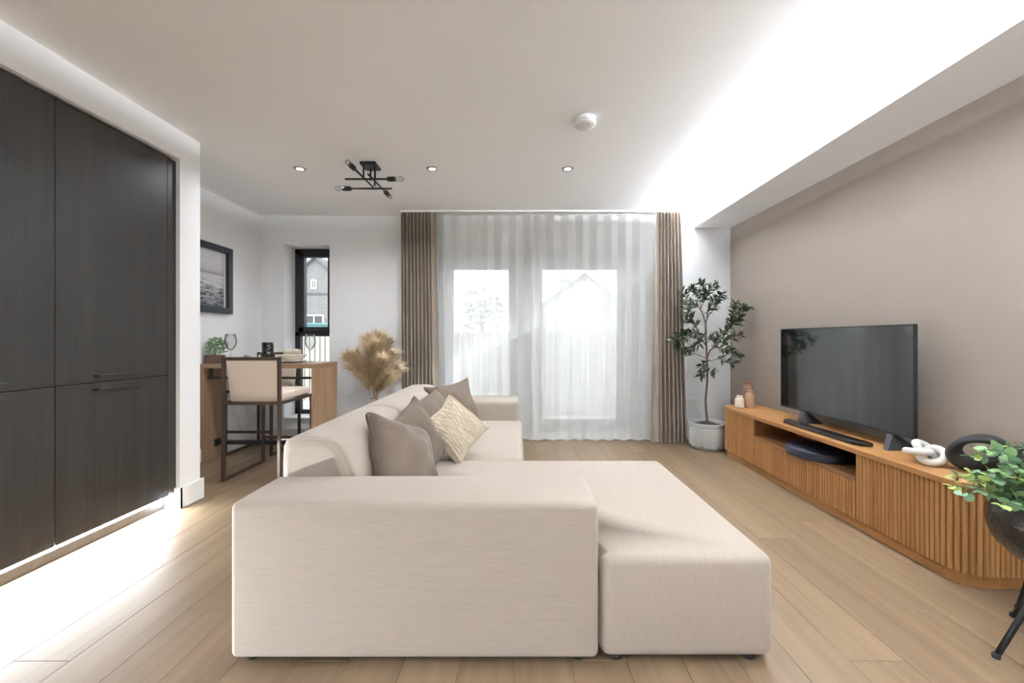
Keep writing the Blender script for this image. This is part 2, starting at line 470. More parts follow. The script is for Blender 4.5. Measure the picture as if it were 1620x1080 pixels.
def single(name, mb, mat, label, cat, loc=(0, 0, 0), group=None, kind=None):
    """a thing that is one mesh, world coordinates, origin at loc"""
    o = bpy.data.objects.new(name, mb.mesh(name, mat, loc)); COL.objects.link(o); o.location = loc
    ORI[o.name] = Vector(loc)
    return props(o, label, cat, group, kind)
def inst(name, me, parent, loc=(0, 0, 0), rot=None, scale=None):
    """a piece that shares its mesh with its look-alikes"""
    o = bpy.data.objects.new(name, me); COL.objects.link(o); o.parent = parent; o.location = loc
    if rot is not None:
        if isinstance(rot, Matrix): o.rotation_euler = rot.to_euler()
        else: o.rotation_euler = rot
    if scale is not None: o.scale = scale if hasattr(scale, '__len__') else (scale,) * 3
    return o
def copy_tree(o, parent=None):
    c = o.copy(); COL.objects.link(c)
    if parent is not None: c.parent = parent
    for ch in list(o.children): copy_tree(ch, c)
    return c
def structure(name, mb, mat, label, cat): return single(name, mb, mat, label, cat, kind='structure')

# ================================================================== THE ROOM
H = 2.40
YB = 4.29            # inner face of the back wall
XR = 2.285           # right wall
XL = -2.15           # left wall, cabinet side
XN = -2.775          # left wall of the dining nook
YR = -3.2            # wall behind the camera

# floor: underlay and single planks
floor = structure('floor', MB().box(-2.95, 2.45, YR - .1, 4.6, -0.08, -0.012), M_sub, 'pale oak plank floor of the living room', 'floor')
PW = 0.186
rng = random.Random(3)
plank_mesh = {}
def plank(x0, x1, y0, y1):
    w = round(x1 - x0, 4); l = round(y1 - y0, 3); key = (w, l)
    if key not in plank_mesh:
        g = 0.0004; c = 0.0012
        a, b_, d = w / 2 - g, l / 2 - g, 0.012
        vs = [(-a, -b_, -d), (a, -b_, -d), (a, b_, -d), (-a, b_, -d), (-a, -b_, -c), (a, -b_, -c), (a, b_, -c), (-a, b_, -c),
              (-a + c, -b_ + c, 0), (a - c, -b_ + c, 0), (a - c, b_ - c, 0), (-a + c, b_ - c, 0)]
        fs = [(0, 1, 5, 4), (1, 2, 6, 5), (2, 3, 7, 6), (3, 0, 4, 7), (4, 5, 9, 8), (5, 6, 10, 9), (6, 7, 11, 10), (7, 4, 8, 11), (8, 9, 10, 11)]
        plank_mesh[key] = MB().add(vs, fs).mesh('plank', M_floor)
    return inst('plank', plank_mesh[key], floor, ((x0 + x1) / 2, (y0 + y1) / 2, 0))
x = -2.80; col_i = 0
while x < XR:
    x1 = min(x + PW, XR)
    y = YR + [-1.0, -0.35, -0.75, -0.1, -0.55][col_i % 5]
    while y < YB:
        y1 = y + 1.22
        a, b_ = max(y, YR), min(y1, 4.56)
        if b_ - a > 0.02: plank(x, x1, a, b_)
        y = y1
    x = x1; col_i += 1

structure('ceiling', MB().box(-2.95, 2.45, YR - .15, 4.6, H, H + .1), M_ceil, 'smooth white ceiling over the whole room', 'ceiling')

# back wall with the patio door opening and the tall narrow window opening
DX0, DX1, DZ = -0.90, 1.37, 2.09
WX0, WX1, WZ0 = -2.524, -2.034, 0.22
wb = MB()
wb.box(-2.95, WX0, YB, YB + .3, 0, H); wb.box(WX0, WX1, YB, YB + .3, 0, WZ0); wb.box(WX0, WX1, YB, YB + .3, DZ, H)
wb.box(WX1, DX0, YB, YB + .3, 0, H); wb.box(DX0, DX1, YB, YB + .3, DZ, H); wb.box(DX1, 2.45, YB, YB + .3, 0, H)
structure('wall_back', wb, M_wall, 'white back wall around the patio door and narrow window', 'wall')
structure('wall_right', MB().box(XR, 2.45, YR - .15, YB, 0, H), M_taupe, 'taupe painted wall behind the television', 'wall')
wl = MB()
wl.box(-2.95, XL, 2.53, 2.69, 0, H); wl.box(-2.95, XL, 0.06, 2.53, 2.22, H); wl.box(-2.95, XL, YR - .15, 0.06, 0, H); wl.box(-2.95, -2.80, .06, 2.53, 0, 2.22)
structure('wall_left', wl, M_wall, 'white wall framing the dark built-in cabinets', 'wall')
structure('wall_nook', MB().box(-2.95, XN, 2.69, YB, 0, H), M_wall, 'white side wall of the dining nook', 'wall')
RW0, RW1 = -.6, .6
wr = MB()
wr.box(-2.95, RW0, YR - .15, YR, 0, H); wr.box(RW1, 2.45, YR - .15, YR, 0, H); wr.box(RW0, RW1, YR - .15, YR, 0, .25); wr.box(RW0, RW1, YR - .15, YR, 2.2, H)
structure('wall_rear', wr, M_wall, 'white wall behind the viewer with a wide added window', 'wall')
w3 = thing('fill_window', 'wide window added for fill light in the wall behind the viewer', 'window', (0, YR - .08, .25), kind='structure')  # unseen window, added to light the sofa front from behind the camera
fb = MB()
for a, b_ in ((RW0, RW0 + .06), (-.03, .03), (RW1 - .06, RW1)): fb.box(a, b_, YR - .11, YR - .05, .25, 2.2)
fb.box(RW0, RW1, YR - .11, YR - .05, .25, .31); fb.box(RW0, RW1, YR - .11, YR - .05, 2.14, 2.2)
part('window_frame', fb, M_frame, w3)
part('pane', MB().box(RW0 + .06, -.03, YR - .085, YR - .079, .31, 2.14), M_glass, w3)
part('pane', MB().box(.03, RW1 - .06, YR - .085, YR - .079, .31, 2.14), M_glass, w3)

# skirting
structure('baseboard_left', MB().bbox(XL, XL + .016, 2.512, 2.706, 0, .135, .003).box(-2.2, XL + .016, 2.514, 2.53, 0, .133), M_trim, 'white skirting at the foot of the cabinet wall end', 'baseboard')
bb = MB(); bb.bbox(XN + .016, DX0 - .02, YB - .016, YB, 0, .12, .003); bb.bbox(DX1 + .02, XR, YB - .016, YB, 0, .12, .003)
structure('baseboard_back', bb, M_trim, 'white skirting along the back wall', 'baseboard')
structure('baseboard_nook', MB().bbox(XN, XN + .016, 2.70, YB, 0, .12, .003), M_trim, 'white skirting along the nook wall', 'baseboard')
structure('baseboard_right', MB().bbox(XR - .016, XR, YR, YB - .02, 0, .06, .003), M_taupe, 'low taupe skirting behind the media cabinet', 'baseboard')

# ceiling bulkhead with light cove
XB = 1.887; ZB = 2.268
structure('trim_1', MB().box(XB, XR, YR, YB, ZB, ZB + .015).box(XB, XB + .018, YR, YB, ZB + .015, ZB + .053).box(XB + .068, XB + .088, YR, YB, ZB + .015, ZB + .065), M_wall, 'white boxed bulkhead with a light cove above the taupe wall', 'bulkhead')
single('cove_light', MB().box(XB + .064, XB + .068, YR + .1, YB - .03, ZB + .036, ZB + .054), M_led, 'hidden white LED tape inside the ceiling cove', 'led strip', (XB + .07, .5, ZB + .017))

# narrow window (upper opening sash, lower fixed pane)
FY0, FY1 = 4.50, 4.57
w1 = thing('window_1', 'tall narrow black-framed window beside the dining bar', 'window', (-2.279, 4.53, WZ0), kind='structure')
fr = MB()
fr.bbox(WX0, WX0 + .055, FY0, FY1, WZ0, DZ, .004); fr.bbox(WX1 - .055, WX1, FY0, FY1, WZ0, DZ, .004)
fr.bbox(WX0, WX1, FY0, FY1, WZ0, WZ0 + .055, .004); fr.bbox(WX0, WX1, FY0, FY1, DZ - .05, DZ, .004); fr.bbox(WX0, WX1, FY0, FY1, 1.105, 1.155, .004)
part('window_frame', fr, M_frame, w1)
sa = MB(); a0, a1, s0, s1 = WX0 + .05, WX1 - .05, 1.15, DZ - .045
sa.bbox(a0, a0 + .062, FY0 - .02, FY1 - .02, s0, s1, .006); sa.bbox(a1 - .062, a1, FY0 - .02, FY1 - .02, s0, s1, .006)
sa.bbox(a0, a1, FY0 - .02, FY1 - .02, s0, s0 + .062, .006); sa.bbox(a0, a1, FY0 - .02, FY1 - .02, s1 - .05, s1, .006)
sash = part('sash', sa, M_frame, w1)
part('handle', MB().bbox(-2.33, -2.23, FY0 - .05, FY0 - .035, 1.165, 1.18, .004).bbox(-2.30, -2.27, FY0 - .04, FY0 - .015, 1.16, 1.185, .004), M_black, sash)
part('pane', MB().box(a0 + .06, a1 - .06, 4.52, 4.526, s0 + .06, s1 - .05), M_glass, w1)
part('pane', MB().box(WX0 + .05, WX1 - .05, 4.53, 4.536, WZ0 + .05, 1.11), M_glass, w1)
part('window_sill', MB().bbox(WX0 - .0, WX1 + .0, YB - .03, FY0, WZ0 - .0, WZ0 + .012, .004), M_trim, w1)

# patio door behind the sheer curtains
d1 = thing('door_1', 'wide black-framed glazed patio door behind the sheer curtains', 'door', (.23, 4.53, 0), kind='structure')
df = MB()
df.bbox(DX0, DX0 + .07, FY0, FY1, 0, DZ, .004); df.bbox(DX1 - .07, DX1, FY0, FY1, 0, DZ, .004)
df.bbox(DX0, DX1, FY0, FY1, DZ - .10, DZ, .004); df.bbox(DX0, DX1, FY0, FY1, 0, .05, .004); df.bbox(.03, .13, FY0, FY1, .05, DZ - .1, .004)
part('door_frame', df, M_frame, d1)
for (l0, l1, g0, g1) in ((DX0 + .07, .03, -.735, -.11), (.13, DX1 - .07, .27, 1.115)):
    lf = MB(); z0, z1 = .05, DZ - .10
    lf.bbox(l0, g0, FY0 - .02, FY1 - .02, z0, z1, .005); lf.bbox(g1, l1, FY0 - .02, FY1 - .02, z0, z1, .005)
    lf.bbox(g0 - .01, g1 + .01, FY0 - .02, FY1 - .02, z0, .17, .005); lf.bbox(g0 - .01, g1 + .01, FY0 - .02, FY1 - .02, 1.86, z1, .005)
    leaf = part('door_leaf', lf, M_frame, d1)
    part('pane', MB().box(g0 - .005, g1 + .005, 4.518, 4.524, .165, 1.865), M_glass, leaf)
part('door_handle', MB().bbox(.17, .19, FY0 - .07, FY0 - .05, .98, 1.12, .004).bbox(.165, .195, FY0 - .055, FY0 - .018, 1.04, 1.07, .004), M_black, d1)
part('threshold', MB().bbox(DX0, DX1, YB - .02, FY0 + .02, 0.0, .018, .004), M_trim, d1)

# ================================================================== OUTDOORS
structure('patio_ground', MB().box(-40, 40, 4.6, 60, -.12, -.06), M_pave, 'pale paving outside the windows', 'ground')
fen = thing('garden_fence', 'cream painted picket fence outside beyond the patio', 'fence', (0, 7.0, -.06))
fs_ = MB(); xx = -6.0
while xx < 5.5:
    fs_.box(xx, xx + .074, 7.0, 7.02, -.02, 1.20); xx += .09
part('slat_row', fs_, M_fence, fen, kind='stuff')
part('backing', MB().box(-6, 5.5, 7.0205, 7.03, 0, 1.18), M_fenced, fen)
part('rail', MB().box(-6, 5.5, 7.03, 7.06, .2, .28), M_fence, fen); part('rail', MB().box(-6, 5.5, 7.03, 7.06, .95, 1.03), M_fence, fen)
for xx in (-6, -4, -2, 0, 2, 4): part('post', MB().box(xx, xx + .08, 7.06, 7.14, -.06, 1.22), M_fence, fen)
single('planter_wall', MB().bbox(-1.9, 2.6, 5.9, 6.1, -.06, .25, .01), M_render, 'low pale planter wall on the patio outside', 'wall', (.3, 6, -.06))

def house(name, label, cx, cy, w, d, eave, ridge, mat, wins, base=-.06, chim=None):
    t = thing(name, label, 'house', (cx, cy, base))
    part('wall', gable(cx, cy, w, d, eave, ridge, base), mat, t)
    r_ = MB(); o = .25; k = (ridge - eave) / (w / 2)
    for sg in (-1, 1):
        xe = cx + sg * (w / 2 + o); ze = eave - o * k
        vs = [(cx, cy - o, ridge), (cx, cy + d + o, ridge), (xe, cy + d + o, ze), (xe, cy - o, ze)]
        vs += [(a, b_, c + .14) for a, b_, c in vs]
        r_.add(vs, [(0, 1, 2, 3), (7, 6, 5, 4), (0, 4, 5, 1), (1, 5, 6, 2), (2, 6, 7, 3), (3, 7, 4, 0)])
    rf = part('roof', r_, M_roof, t)
    if chim: part('chimney', MB().box(chim[0] - .3, chim[0] + .3, cy + 1.5, cy + 2.2, eave, chim[1]), mat, rf)
    for (x0, x1, z0, z1) in wins:
        wn = part('window', MB().box(x0, x1, cy - .06, cy + .02, z0, z1), M_trim, t)
        part('pane', MB().box(x0 + .09, (x0 + x1) / 2 - .04, cy - .08, cy - .05, z0 + .09, z1 - .09).box((x0 + x1) / 2 + .04, x1 - .09, cy - .08, cy - .05, z0 + .09, z1 - .09), M_screen, wn)
    return t
def gable(cx, cy, w, d, eave, ridge, base):
    b_ = MB(); a = w / 2
    pr = [(cx - a, base), (cx + a, base), (cx + a, eave), (cx, ridge), (cx - a, eave)]
    vs = [(x_, cy, z_) for x_, z_ in pr] + [(x_, cy + d, z_) for x_, z_ in pr]
    b_.add(vs, [(0, 1, 2, 3, 4), (9, 8, 7, 6, 5)] + [(i, i + 5, (i + 1) % 5 + 5, (i + 1) % 5) for i in range(5)])
    return b_
hs = house('brick_house', 'pale brick gabled house seen through the narrow window', -12.7, 25, 7.0, 9, 2.9, 6.15, M_brick,
      [(-13.0, -12.65, 4.2, 4.8), (-13.4, -12.2, 1.2, 2.6)])
part('string_course', MB().box(-16.2, -9.2, 24.93, 25.0, 3.86, 3.96), M_roof, hs)
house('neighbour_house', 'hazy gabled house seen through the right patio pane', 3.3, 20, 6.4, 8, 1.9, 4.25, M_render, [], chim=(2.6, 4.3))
single('storage_box', MB().bbox(-10.6, -9.6, 19.4, 20.2, -.06, 1.75, .05).bbox(-10.65, -9.55, 19.35, 20.25, 1.75, 1.85, .03), M_teal, 'turquoise garden storage box seen through the narrow window', 'box', (-10.1, 19.8, -.06))
def bush(name, label, c, r, sc, mat, cat, trunk=None, n=46, kd=1.0):
    t = thing(name, label, cat, (c[0], c[1], -.06)); rg = random.Random(len(label))
    b_ = MB()
    for i in range(n):
        v = Vector((rg.gauss(0, 1), rg.gauss(0, 1), rg.gauss(0, 1))).normalized() * r * rg.uniform(.3, .95)
        b_.sphere((c[0] + v.x * sc[0], c[1] + v.y * sc[1], c[2] + v.z * sc[2]), r * rg.uniform(.2, .34) * kd, 7, 5)
    part('foliage', b_, mat, t)
    if trunk:
        tr = MB(); tr.tube([(c[0], c[1], -.06), (c[0] + .05, c[1], c[2] * .5), (c[0], c[1], c[2] + r * .3)], [.14, .1, .05], 7); part('trunk', tr, M_bark, t)
    return t
bush('hedge', 'dark hedge beside the turquoise box outside', (-9.9, 21.5, .8), 1.25, (1.5, .6, .9), M_hedge, 'hedge')
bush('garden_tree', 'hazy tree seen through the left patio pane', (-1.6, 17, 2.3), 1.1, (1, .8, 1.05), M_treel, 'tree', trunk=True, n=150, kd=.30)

# ================================================================== CEILING FIXTURES
def downlight(x_, y_, label, watt=DOWN_W):
    t = thing('downlight', label, 'downlight', (x_, y_, H), group='recessed ceiling downlights')
    part('trim_ring', MB().lathe([(.025, -.0045), (.029, -.006), (.041, -.005), (.0445, -.0005), (.0445, 0), (.025, 0)], 24, (x_, y_, H), cap0=False, cap1=False), M_chrome, t)
    part('lens', MB().lathe([(.025, -.003), (.025, -.0005)], 24, (x_, y_, H)), M_lens, t)
    ld = bpy.data.lights.new('downlight_beam', 'AREA'); ld.shape = 'DISK'; ld.size = .07; ld.energy = watt; ld.color = (.90, .95, 1.0); ld.spread = R(150)
    lo = bpy.data.objects.new('downlight_beam', ld); COL.objects.link(lo); lo.parent = t; lo.location = (0, 0, -.012)
lab3 = {-1.70: 'round recessed downlight left of the black stick ceiling lamp', -0.67: 'round recessed downlight just right of the black stick lamp', 0.384: 'round recessed downlight above the sheer curtains near the smoke alarm'}
for xx, lb in lab3.items(): downlight(xx, 3.10, lb, DOWN_BACK)
for yy, rn in ((1.40, 'above the near sofa armrest'), (-.25, 'added for fill light above the viewer'), (-1.9, 'added for fill light by the rear window')):  # last two rows are unseen, added as fill from behind the camera
    for xx, cn in ((-1.55, 'on the dark cabinet side'), (-0.55, 'second from the dark cabinets'), (0.45, 'third from the dark cabinets'), (1.35, 'on the taupe wall side')):
        downlight(xx, yy, 'recessed downlight in the row %s, %s' % (rn, cn))

sd = thing('smoke_alarm', 'round white smoke alarm on the ceiling', 'smoke alarm', (.40, 2.40, H))
part('base', MB().lathe([(.066, 0), (.066, -.014), (.062, -.018), (.062, -.022)], 36, (.40, 2.40, H)), M_plastic, sd)
part('cover', MB().lathe([(.060, -.022), (.067, -.026), (.068, -.034), (.063, -.041), (.045, -.044), (.0, -.0445)], 36, (.40, 2.40, H)), M_plastic, sd)
part('test_button', MB().lathe([(.007, -.043), (.007, -.047), (.0, -.0475)], 12, (.415, 2.375, H)), M_grayc, sd)
part('indicator', MB().lathe([(.004, -.008), (.004, -.0075)], 10, (.43, 2.338, H)).box(.425, .432, 2.334, 2.34, H - .012, H - .008), M_grayc, sd)

CX, CY = -1.125, 3.03
ch = thing('stick_ceiling_lamp', 'black semi-flush ceiling lamp with four crossed sticks and clear bulbs', 'ceiling lamp', (CX, CY, H))
part('ceiling_plate', MB().bbox(CX - .058, CX + .058, CY - .062, CY + .062, H - .022, H, .002), M_black, ch)
rods = [(-1.160, 2.985, 2.275), (-1.135, 3.06, 2.29), (-1.10, 3.05, 2.245), (-1.075, 2.99, 2.275)]
for a, b_, z in rods: part('rod', MB().tube([(a, b_, z), (a, b_, H - .02)], .0065, 8), M_black, ch)
def arm(p0, p1):     # p1 is the socket end
    p0, p1 = Vector(p0), Vector(p1); d = (p1 - p0).normalized()
    a = part('arm', MB().tube([p0, p1 - d * .05], .0075, 10), M_black, ch)
    part('socket', MB().tube([p1 - d * .066, p1 - d * .06, p1 - d * .058, p1], [.010, .014, .0185, .0185], 14), M_black, a)
    b = MB(); pts = []; rs = []
    for t, r_ in ((-.004, .010), (.006, .011), (.018, .017), (.034, .021), (.05, .018), (.062, .009), (.067, .001)): pts.append(p1 + d * t); rs.append(r_)
    part('bulb', b.tube(pts, rs, 14), M_bulb, a)
arm((-1.305, 3.00, 2.279), (-.925, 3.00, 2.279))
arm((-.985, 3.10, 2.245), (-1.365, 3.10, 2.245))
arm((-1.165, 3.20, 2.293), (-1.175, 2.79, 2.293))
arm((-1.082, 2.87, 2.262), (-1.072, 3.28, 2.262))

# ================================================================== DARK BUILT-IN CABINETS
XF = -2.173
def tall_unit(y0, y1, label):
    t = thing('tall_cabinet', label, 'cabinet', (-2.46, (y0 + y1) / 2, .09), group='dark built-in tall cabinets')
    part('body', MB().box(-2.78, XF - .02, y0 + .001, y1 - .001, .105, 2.20), M_darkedge, t)
    for nm, z0, z1, hz in (('upper_door', .852, 2.205, .886), ('lower_door', .102, .848, .815)):
        d = part('door', MB().bbox(XF - .02, XF, y0 + .0018, y1 - .0018, z0, z1, .0012, 1), M_dark, t, label=nm.replace('_', ' '))
        h0, h1 = y1 - .435, y1 - .195
        hb = MB().bbox(XF + .026, XF + .036, h0, h1, hz - .005, hz + .005, .0012, 1)
        for yy in (h0 + .012, h1 - .012): hb.box(XF, XF + .028, yy - .005, yy + .005, hz - .005, hz + .005)
        part('handle', hb, M_black, d)
tall_unit(1.868, 2.467, 'dark wood tall cabinet next to the white wall end')
tall_unit(1.268, 1.868, 'dark wood tall cabinet cut off by the left picture edge')
tall_unit(.668, 1.268, 'dark wood tall cabinet wholly beyond the left picture edge')
tall_unit(.068, .668, 'dark wood tall cabinet farthest beyond the left picture edge')
single('filler_panel', MB().bbox(XF - .04, XF - .001, 2.4685, 2.529, .10, 2.20, .001, 1), M_dark, 'narrow dark filler strip between cabinet and white wall end', 'panel', (XF, 2.5, .1))
single('plinth', MB().box(-2.78, -2.25, .065, 2.529, 0, .1), M_dark, 'recessed dark plinth under the tall cabinets', 'plinth', (-2.5, 1.3, 0))
single('plinth_light', MB().add([(-2.249, .08, .056), (-2.249, 2.512, .056), (-2.249, 2.512, .067), (-2.249, .08, .067)], [(0, 1, 2, 3)]), M_ledw, 'glowing LED tape along the cabinet plinth', 'led strip', (-2.247, 1.3, .058))

# ================================================================== SOFA
SX0, SY0 = -.953, 1.311
sofa = thing('corner_sofa', 'large cream linen corner sofa with a chaise towards the viewer', 'sofa', (-.05, 2.5, 0))
def near_arm_fn(w):
    # the top slopes gently up towards the seat, the outer corners stay crisp
    return w
part('armrest', MB().rbox(SX0, .266, SY0, SY0 + .275, .018, .533, .022, 4, 10, .012), M_sofa_h, sofa, label='near armrest')
# chaise seat (L-shaped block round the armrest)
L = [(.272, SY0 + .002), (.849, SY0 + .002), (.838, 2.372), (-.60, 2.372), (-.60, SY0 + .279), (.272, SY0 + .279)]
part('chaise_seat', MB().prism(L, .018, .358, .034, 5, True), M_sofa_v, sofa)
part('seat', MB().rbox(-.60, .035, 2.376, 3.53, .018, .358, .04, 4, 8, .012), M_sofa_v, sofa)
part('armrest', MB().rbox(-.75, .005, 3.50, 3.86, .018, .530, .035, 4, 8, .012), M_sofa_h, sofa, label='far armrest')
PROF = [(-.953, .018), (-.953, .30), (-.953, .60), (-.951, .640), (-.943, .662), (-.925, .674), (-.88, .680), (-.80, .680), (-.755, .675), (-.725, .662), (-.705, .640),
        (-.685, .590), (-.655, .520), (-.625, .450), (-.60, .37), (-.59, .30), (-.59, .018)]
def back(y0, y1, nm):
    cx, cz = -.79, .36; rings = []; r_ = .035
    st = [(0, .0), (.15, .45), (.4, .8), (.7, .96), (1.0, 1.0)]
    ys = [(y0 + a * r_, (1 - b_) * r_) for a, b_ in st] + [(y0 + (y1 - y0) * k / 8, 0) for k in range(1, 8)] + [(y1 - a * r_, (1 - b_) * r_) for a, b_ in reversed(st)]
    for y_, ins in ys:
        ring = []
        for (px, pz) in PROF:
            d = Vector((cx - px, cz - pz)); ux = (1 if d.x > 0 else -1) * min(1, abs(d.x) / .10); uz = (1 if d.y > 0 else -1) * min(1, abs(d.y) / .25)
            u = (y_ - y0) / (y1 - y0)
            bul = .018 * math.sin(PI * u) if pz > .4 and px > -.75 else 0
            ring.append((px + ux * ins + bul, y_, max(.018, pz + uz * ins)))
        rings.append(list(reversed(ring)))
    return part('back_cushion', MB().loft(rings), M_sofa_h, sofa)
back(1.59, 2.372, 'near'); back(2.376, 3.50, 'far')
# gathered seam on the near back
sm = MB()
sm.tube([(-.945, 1.588, .674), (-.85, 1.587, .681), (-.76, 1.587, .676), (-.722, 1.588, .66), (-.70, 1.588, .63), (-.672, 1.588, .56), (-.65, 1.588, .51)], .0022, 6)
part('seam', sm, M_seam, sofa)
for (a, b_) in ((-.90, 1.36), (.20, 1.36), (.33, 1.36), (.78, 1.36), (.78, 2.3), (-.88, 3.8), (-.05, 3.8)):
    part('foot', MB().lathe([(.025, 0), (.03, .019)], 12, (a, b_, 0)), M_knob, sofa)

# scatter cushions
def pillow(name, label, c, n, roll, w, h_, t, mat, seed, piping=True, group='taupe scatter cushions on the sofa'):
    """c: centre, n: direction the face looks, roll: turn about that direction"""
    o = thing(name, label, 'cushion', c, group=group)
    n = Vector(n).normalized(); up = Vector((0, 0, 1)); xa = up.cross(n).normalized(); ya = n.cross(xa)
    xa, ya = xa * math.cos(roll) + ya * math.sin(roll), -xa * math.sin(roll) + ya * math.cos(roll)
    Mx = Matrix((xa, ya, n)).transposed()
    N = 26
    def pt(u, v, sg):
        px = w / 2 * u * (1 - .13 * (1 - v * v)); py = h_ / 2 * v * (1 - .13 * (1 - u * u))
        e = max(0, (1 - u * u)) * max(0, (1 - v * v))
        z = sg * t / 2 * e ** .42
        nz = noise.noise(Vector((u * 1.7 + seed, v * 1.7, sg * 3 + seed * .7)))
        z += .03 * nz * e ** .5
        z += .010 * noise.noise(Vector((u * 4.5 + seed, v * 2.2 - seed, sg))) * e ** .4
        rid = math.sin((u * sg + v) * 5 + seed) * math.exp(-((1 - abs(u)) ** 2 + (1 - abs(v)) ** 2) * 5)
        z += .010 * rid
        px += .01 * noise.noise(Vector((v * 2, seed, 1))) ; py += .01 * noise.noise(Vector((u * 2, seed, 5)))
        return Mx @ Vector((px, py, z))
    mb = MB()
    for sg in (1, -1):
        vs = []; fs = []
        for i in range(N + 1):
            for j in range(N + 1):
                u = math.sin((i / N * 2 - 1) * PI / 2); v = math.sin((j / N * 2 - 1) * PI / 2)
                vs.append(pt(u, v, sg))
        for i in range(N):
            for j in range(N):
                q = (i * (N + 1) + j, (i + 1) * (N + 1) + j, (i + 1) * (N + 1) + j + 1, i * (N + 1) + j + 1)
                fs.append(q if sg > 0 else tuple(reversed(q)))
        mb.add(vs, fs, True)
    cv = lpart('cover', mb, mat, o)
    edge = []
    K = 14
    for k in range(K): edge.append((-1 + 2 * k / K, -1))
    for k in range(K): edge.append((1, -1 + 2 * k / K))
    for k in range(K): edge.append((1 - 2 * k / K, 1))
    for k in range(K): edge.append((-1, 1 - 2 * k / K))
    if piping:
        lpart('piping', MB().tube([(pt(u, v, 1) + pt(u, v, -1)) / 2 for u, v in edge], .0042, 6, closed=True), mat, o)
    return o, pt, Mx
pillow('scatter_cushion', 'taupe scatter cushion nearest the viewer, right behind the armrest', (-.535, 1.87, .515), (.80, -.24, .55), R(-27), .39, .39, .20, M_pil, 1.3)
pillow('scatter_cushion', 'taupe scatter cushion second from the viewer, turned on its corner', (-.570, 2.26, .505), (.75, -.42, .50), R(24), .39, .39, .18, M_pil, 4.1)
pillow('scatter_cushion', 'small taupe scatter cushion half hidden behind the cream one', (-.565, 2.70, .525), (.74, -.47, .48), R(16), .37, .37, .16, M_pil, 7.7)
pillow('scatter_cushion', 'taupe scatter cushion farthest back against the far armrest', (-.510, 3.17, .545), (.50, -.72, .45), R(8), .40, .40, .17, M_pil, 9.2)
cream, cpt, cM = pillow('textured_cushion', 'cream woven cushion with bobble trim in front of the taupe ones', (-.390, 2.43, .525), (.42, -.70, .58), R(40), .34, .34, .16, M_pilc, 12.4, piping=False, group=None)
pom = MB()
for k in range(27):
    for (u, v) in ((-.86, -.93 + 1.86 * k / 26), (.86, -.93 + 1.86 * k / 26)):
        pom.sphere(cpt(u, v, 1) + cM @ Vector((0, 0, .004)), .0068, 7, 5)
for r_ in range(3):
    for k in range(9):
        u = -.45 + .45 * r_; pom.sphere(cpt(u + .12 * abs(k - 4) / 4, -.5 + k * .125, 1) + cM @ Vector((0, 0, .003)), .0055, 6, 4)
lpart('bobble_trim', pom, M_pom, cream, kind='stuff')
rib = MB()
for k in range(15):
    u = -.74 + 1.48 * k / 14
    ph = k * 1.3
    seg = []
    for j in range(33):
        v = -.88 + 1.76 * j / 32
        if (j + k * 5) % 11 < 8: seg.append(cpt(u, v, 1) + cM @ Vector((0, 0, .0015)))
        else:
            if len(seg) > 2: rib.tube(seg, .0042, 5)
            seg = []
    if len(seg) > 2: rib.tube(seg, .0042, 5)
lpart('tufted_cord', rib, M_pom, cream, kind='stuff')

# ================================================================== CURTAINS
def curtain(name, label, cat, x0t, x1t, x0b, x1b, yc, ampt, ampb, waves, z0, z1, mat, ph=0.0, group=None, seg=14, power=1.0, skew=0.0, flap=None):
    n = int(waves * seg); mrows = 14; vs = []; fs = []
    for r_ in range(mrows + 1):
        v = r_ / mrows; z = z1 + (z0 - z1) * v
        for k in range(n + 1):
            u = k / n; a = 2 * PI * waves * u + ph
            sx = math.sin(a); s_ = math.copysign(abs(sx) ** power, sx)
            amp = ampt + (ampb - ampt) * v
            w0 = x0t + (x0b - x0t) * v; w1 = x1t + (x1b - x1t) * v
            jx = .010 * noise.noise(Vector((u * waves * .9, v * 1.4, ph))) * v
            x_ = w0 + (w1 - w0) * u + skew * math.sin(2 * a) * (w1 - w0) / waves * .10 + jx
            y_ = yc + amp * s_ * (1 + .25 * noise.noise(Vector((u * waves, 2.2, ph)))) + .012 * v * noise.noise(Vector((u * 6, v * 2, ph + 3)))
            vs.append((x_, y_, z))
    for r_ in range(mrows):
        for k in range(n):
            a = r_ * (n + 1) + k; fs.append((a, a + 1, a + n + 2, a + n + 1))
    mb = MB().add(vs, fs, True)
    return single(name, mb, mat, label, cat, ((x0t + x1t) / 2, yc, z0), group)
curtain('sheer_curtain', 'left panel of white sheer curtain over the patio door', 'curtain', -.89, .175, -.86, .19, 4.205, .020, .028, 7, .012, H - .022, M_sheer, .4, 'white sheer curtains', skew=.35)
curtain('sheer_curtain', 'right panel of white sheer curtain over the patio door', 'curtain', .16, 1.44, .15, 1.42, 4.195, .020, .028, 8.5, .012, H - .022, M_sheer, 2.0, 'white sheer curtains', skew=.35)
dl = curtain('drape', 'taupe pleated drape drawn to the left, behind the pampas grass', 'curtain', -1.21, -.90, -1.20, -.87, 4.11, .026, .034, 8.5, .012, H - .02, M_drape, 0, 'taupe drapes', power=.8)
dr = curtain('drape', 'taupe pleated drape drawn to the right, beside the olive tree', 'curtain', 1.45, 1.665, 1.44, 1.73, 4.11, .028, .036, 6.5, .012, H - .02, M_drape, 1.0, 'taupe drapes', power=.8)
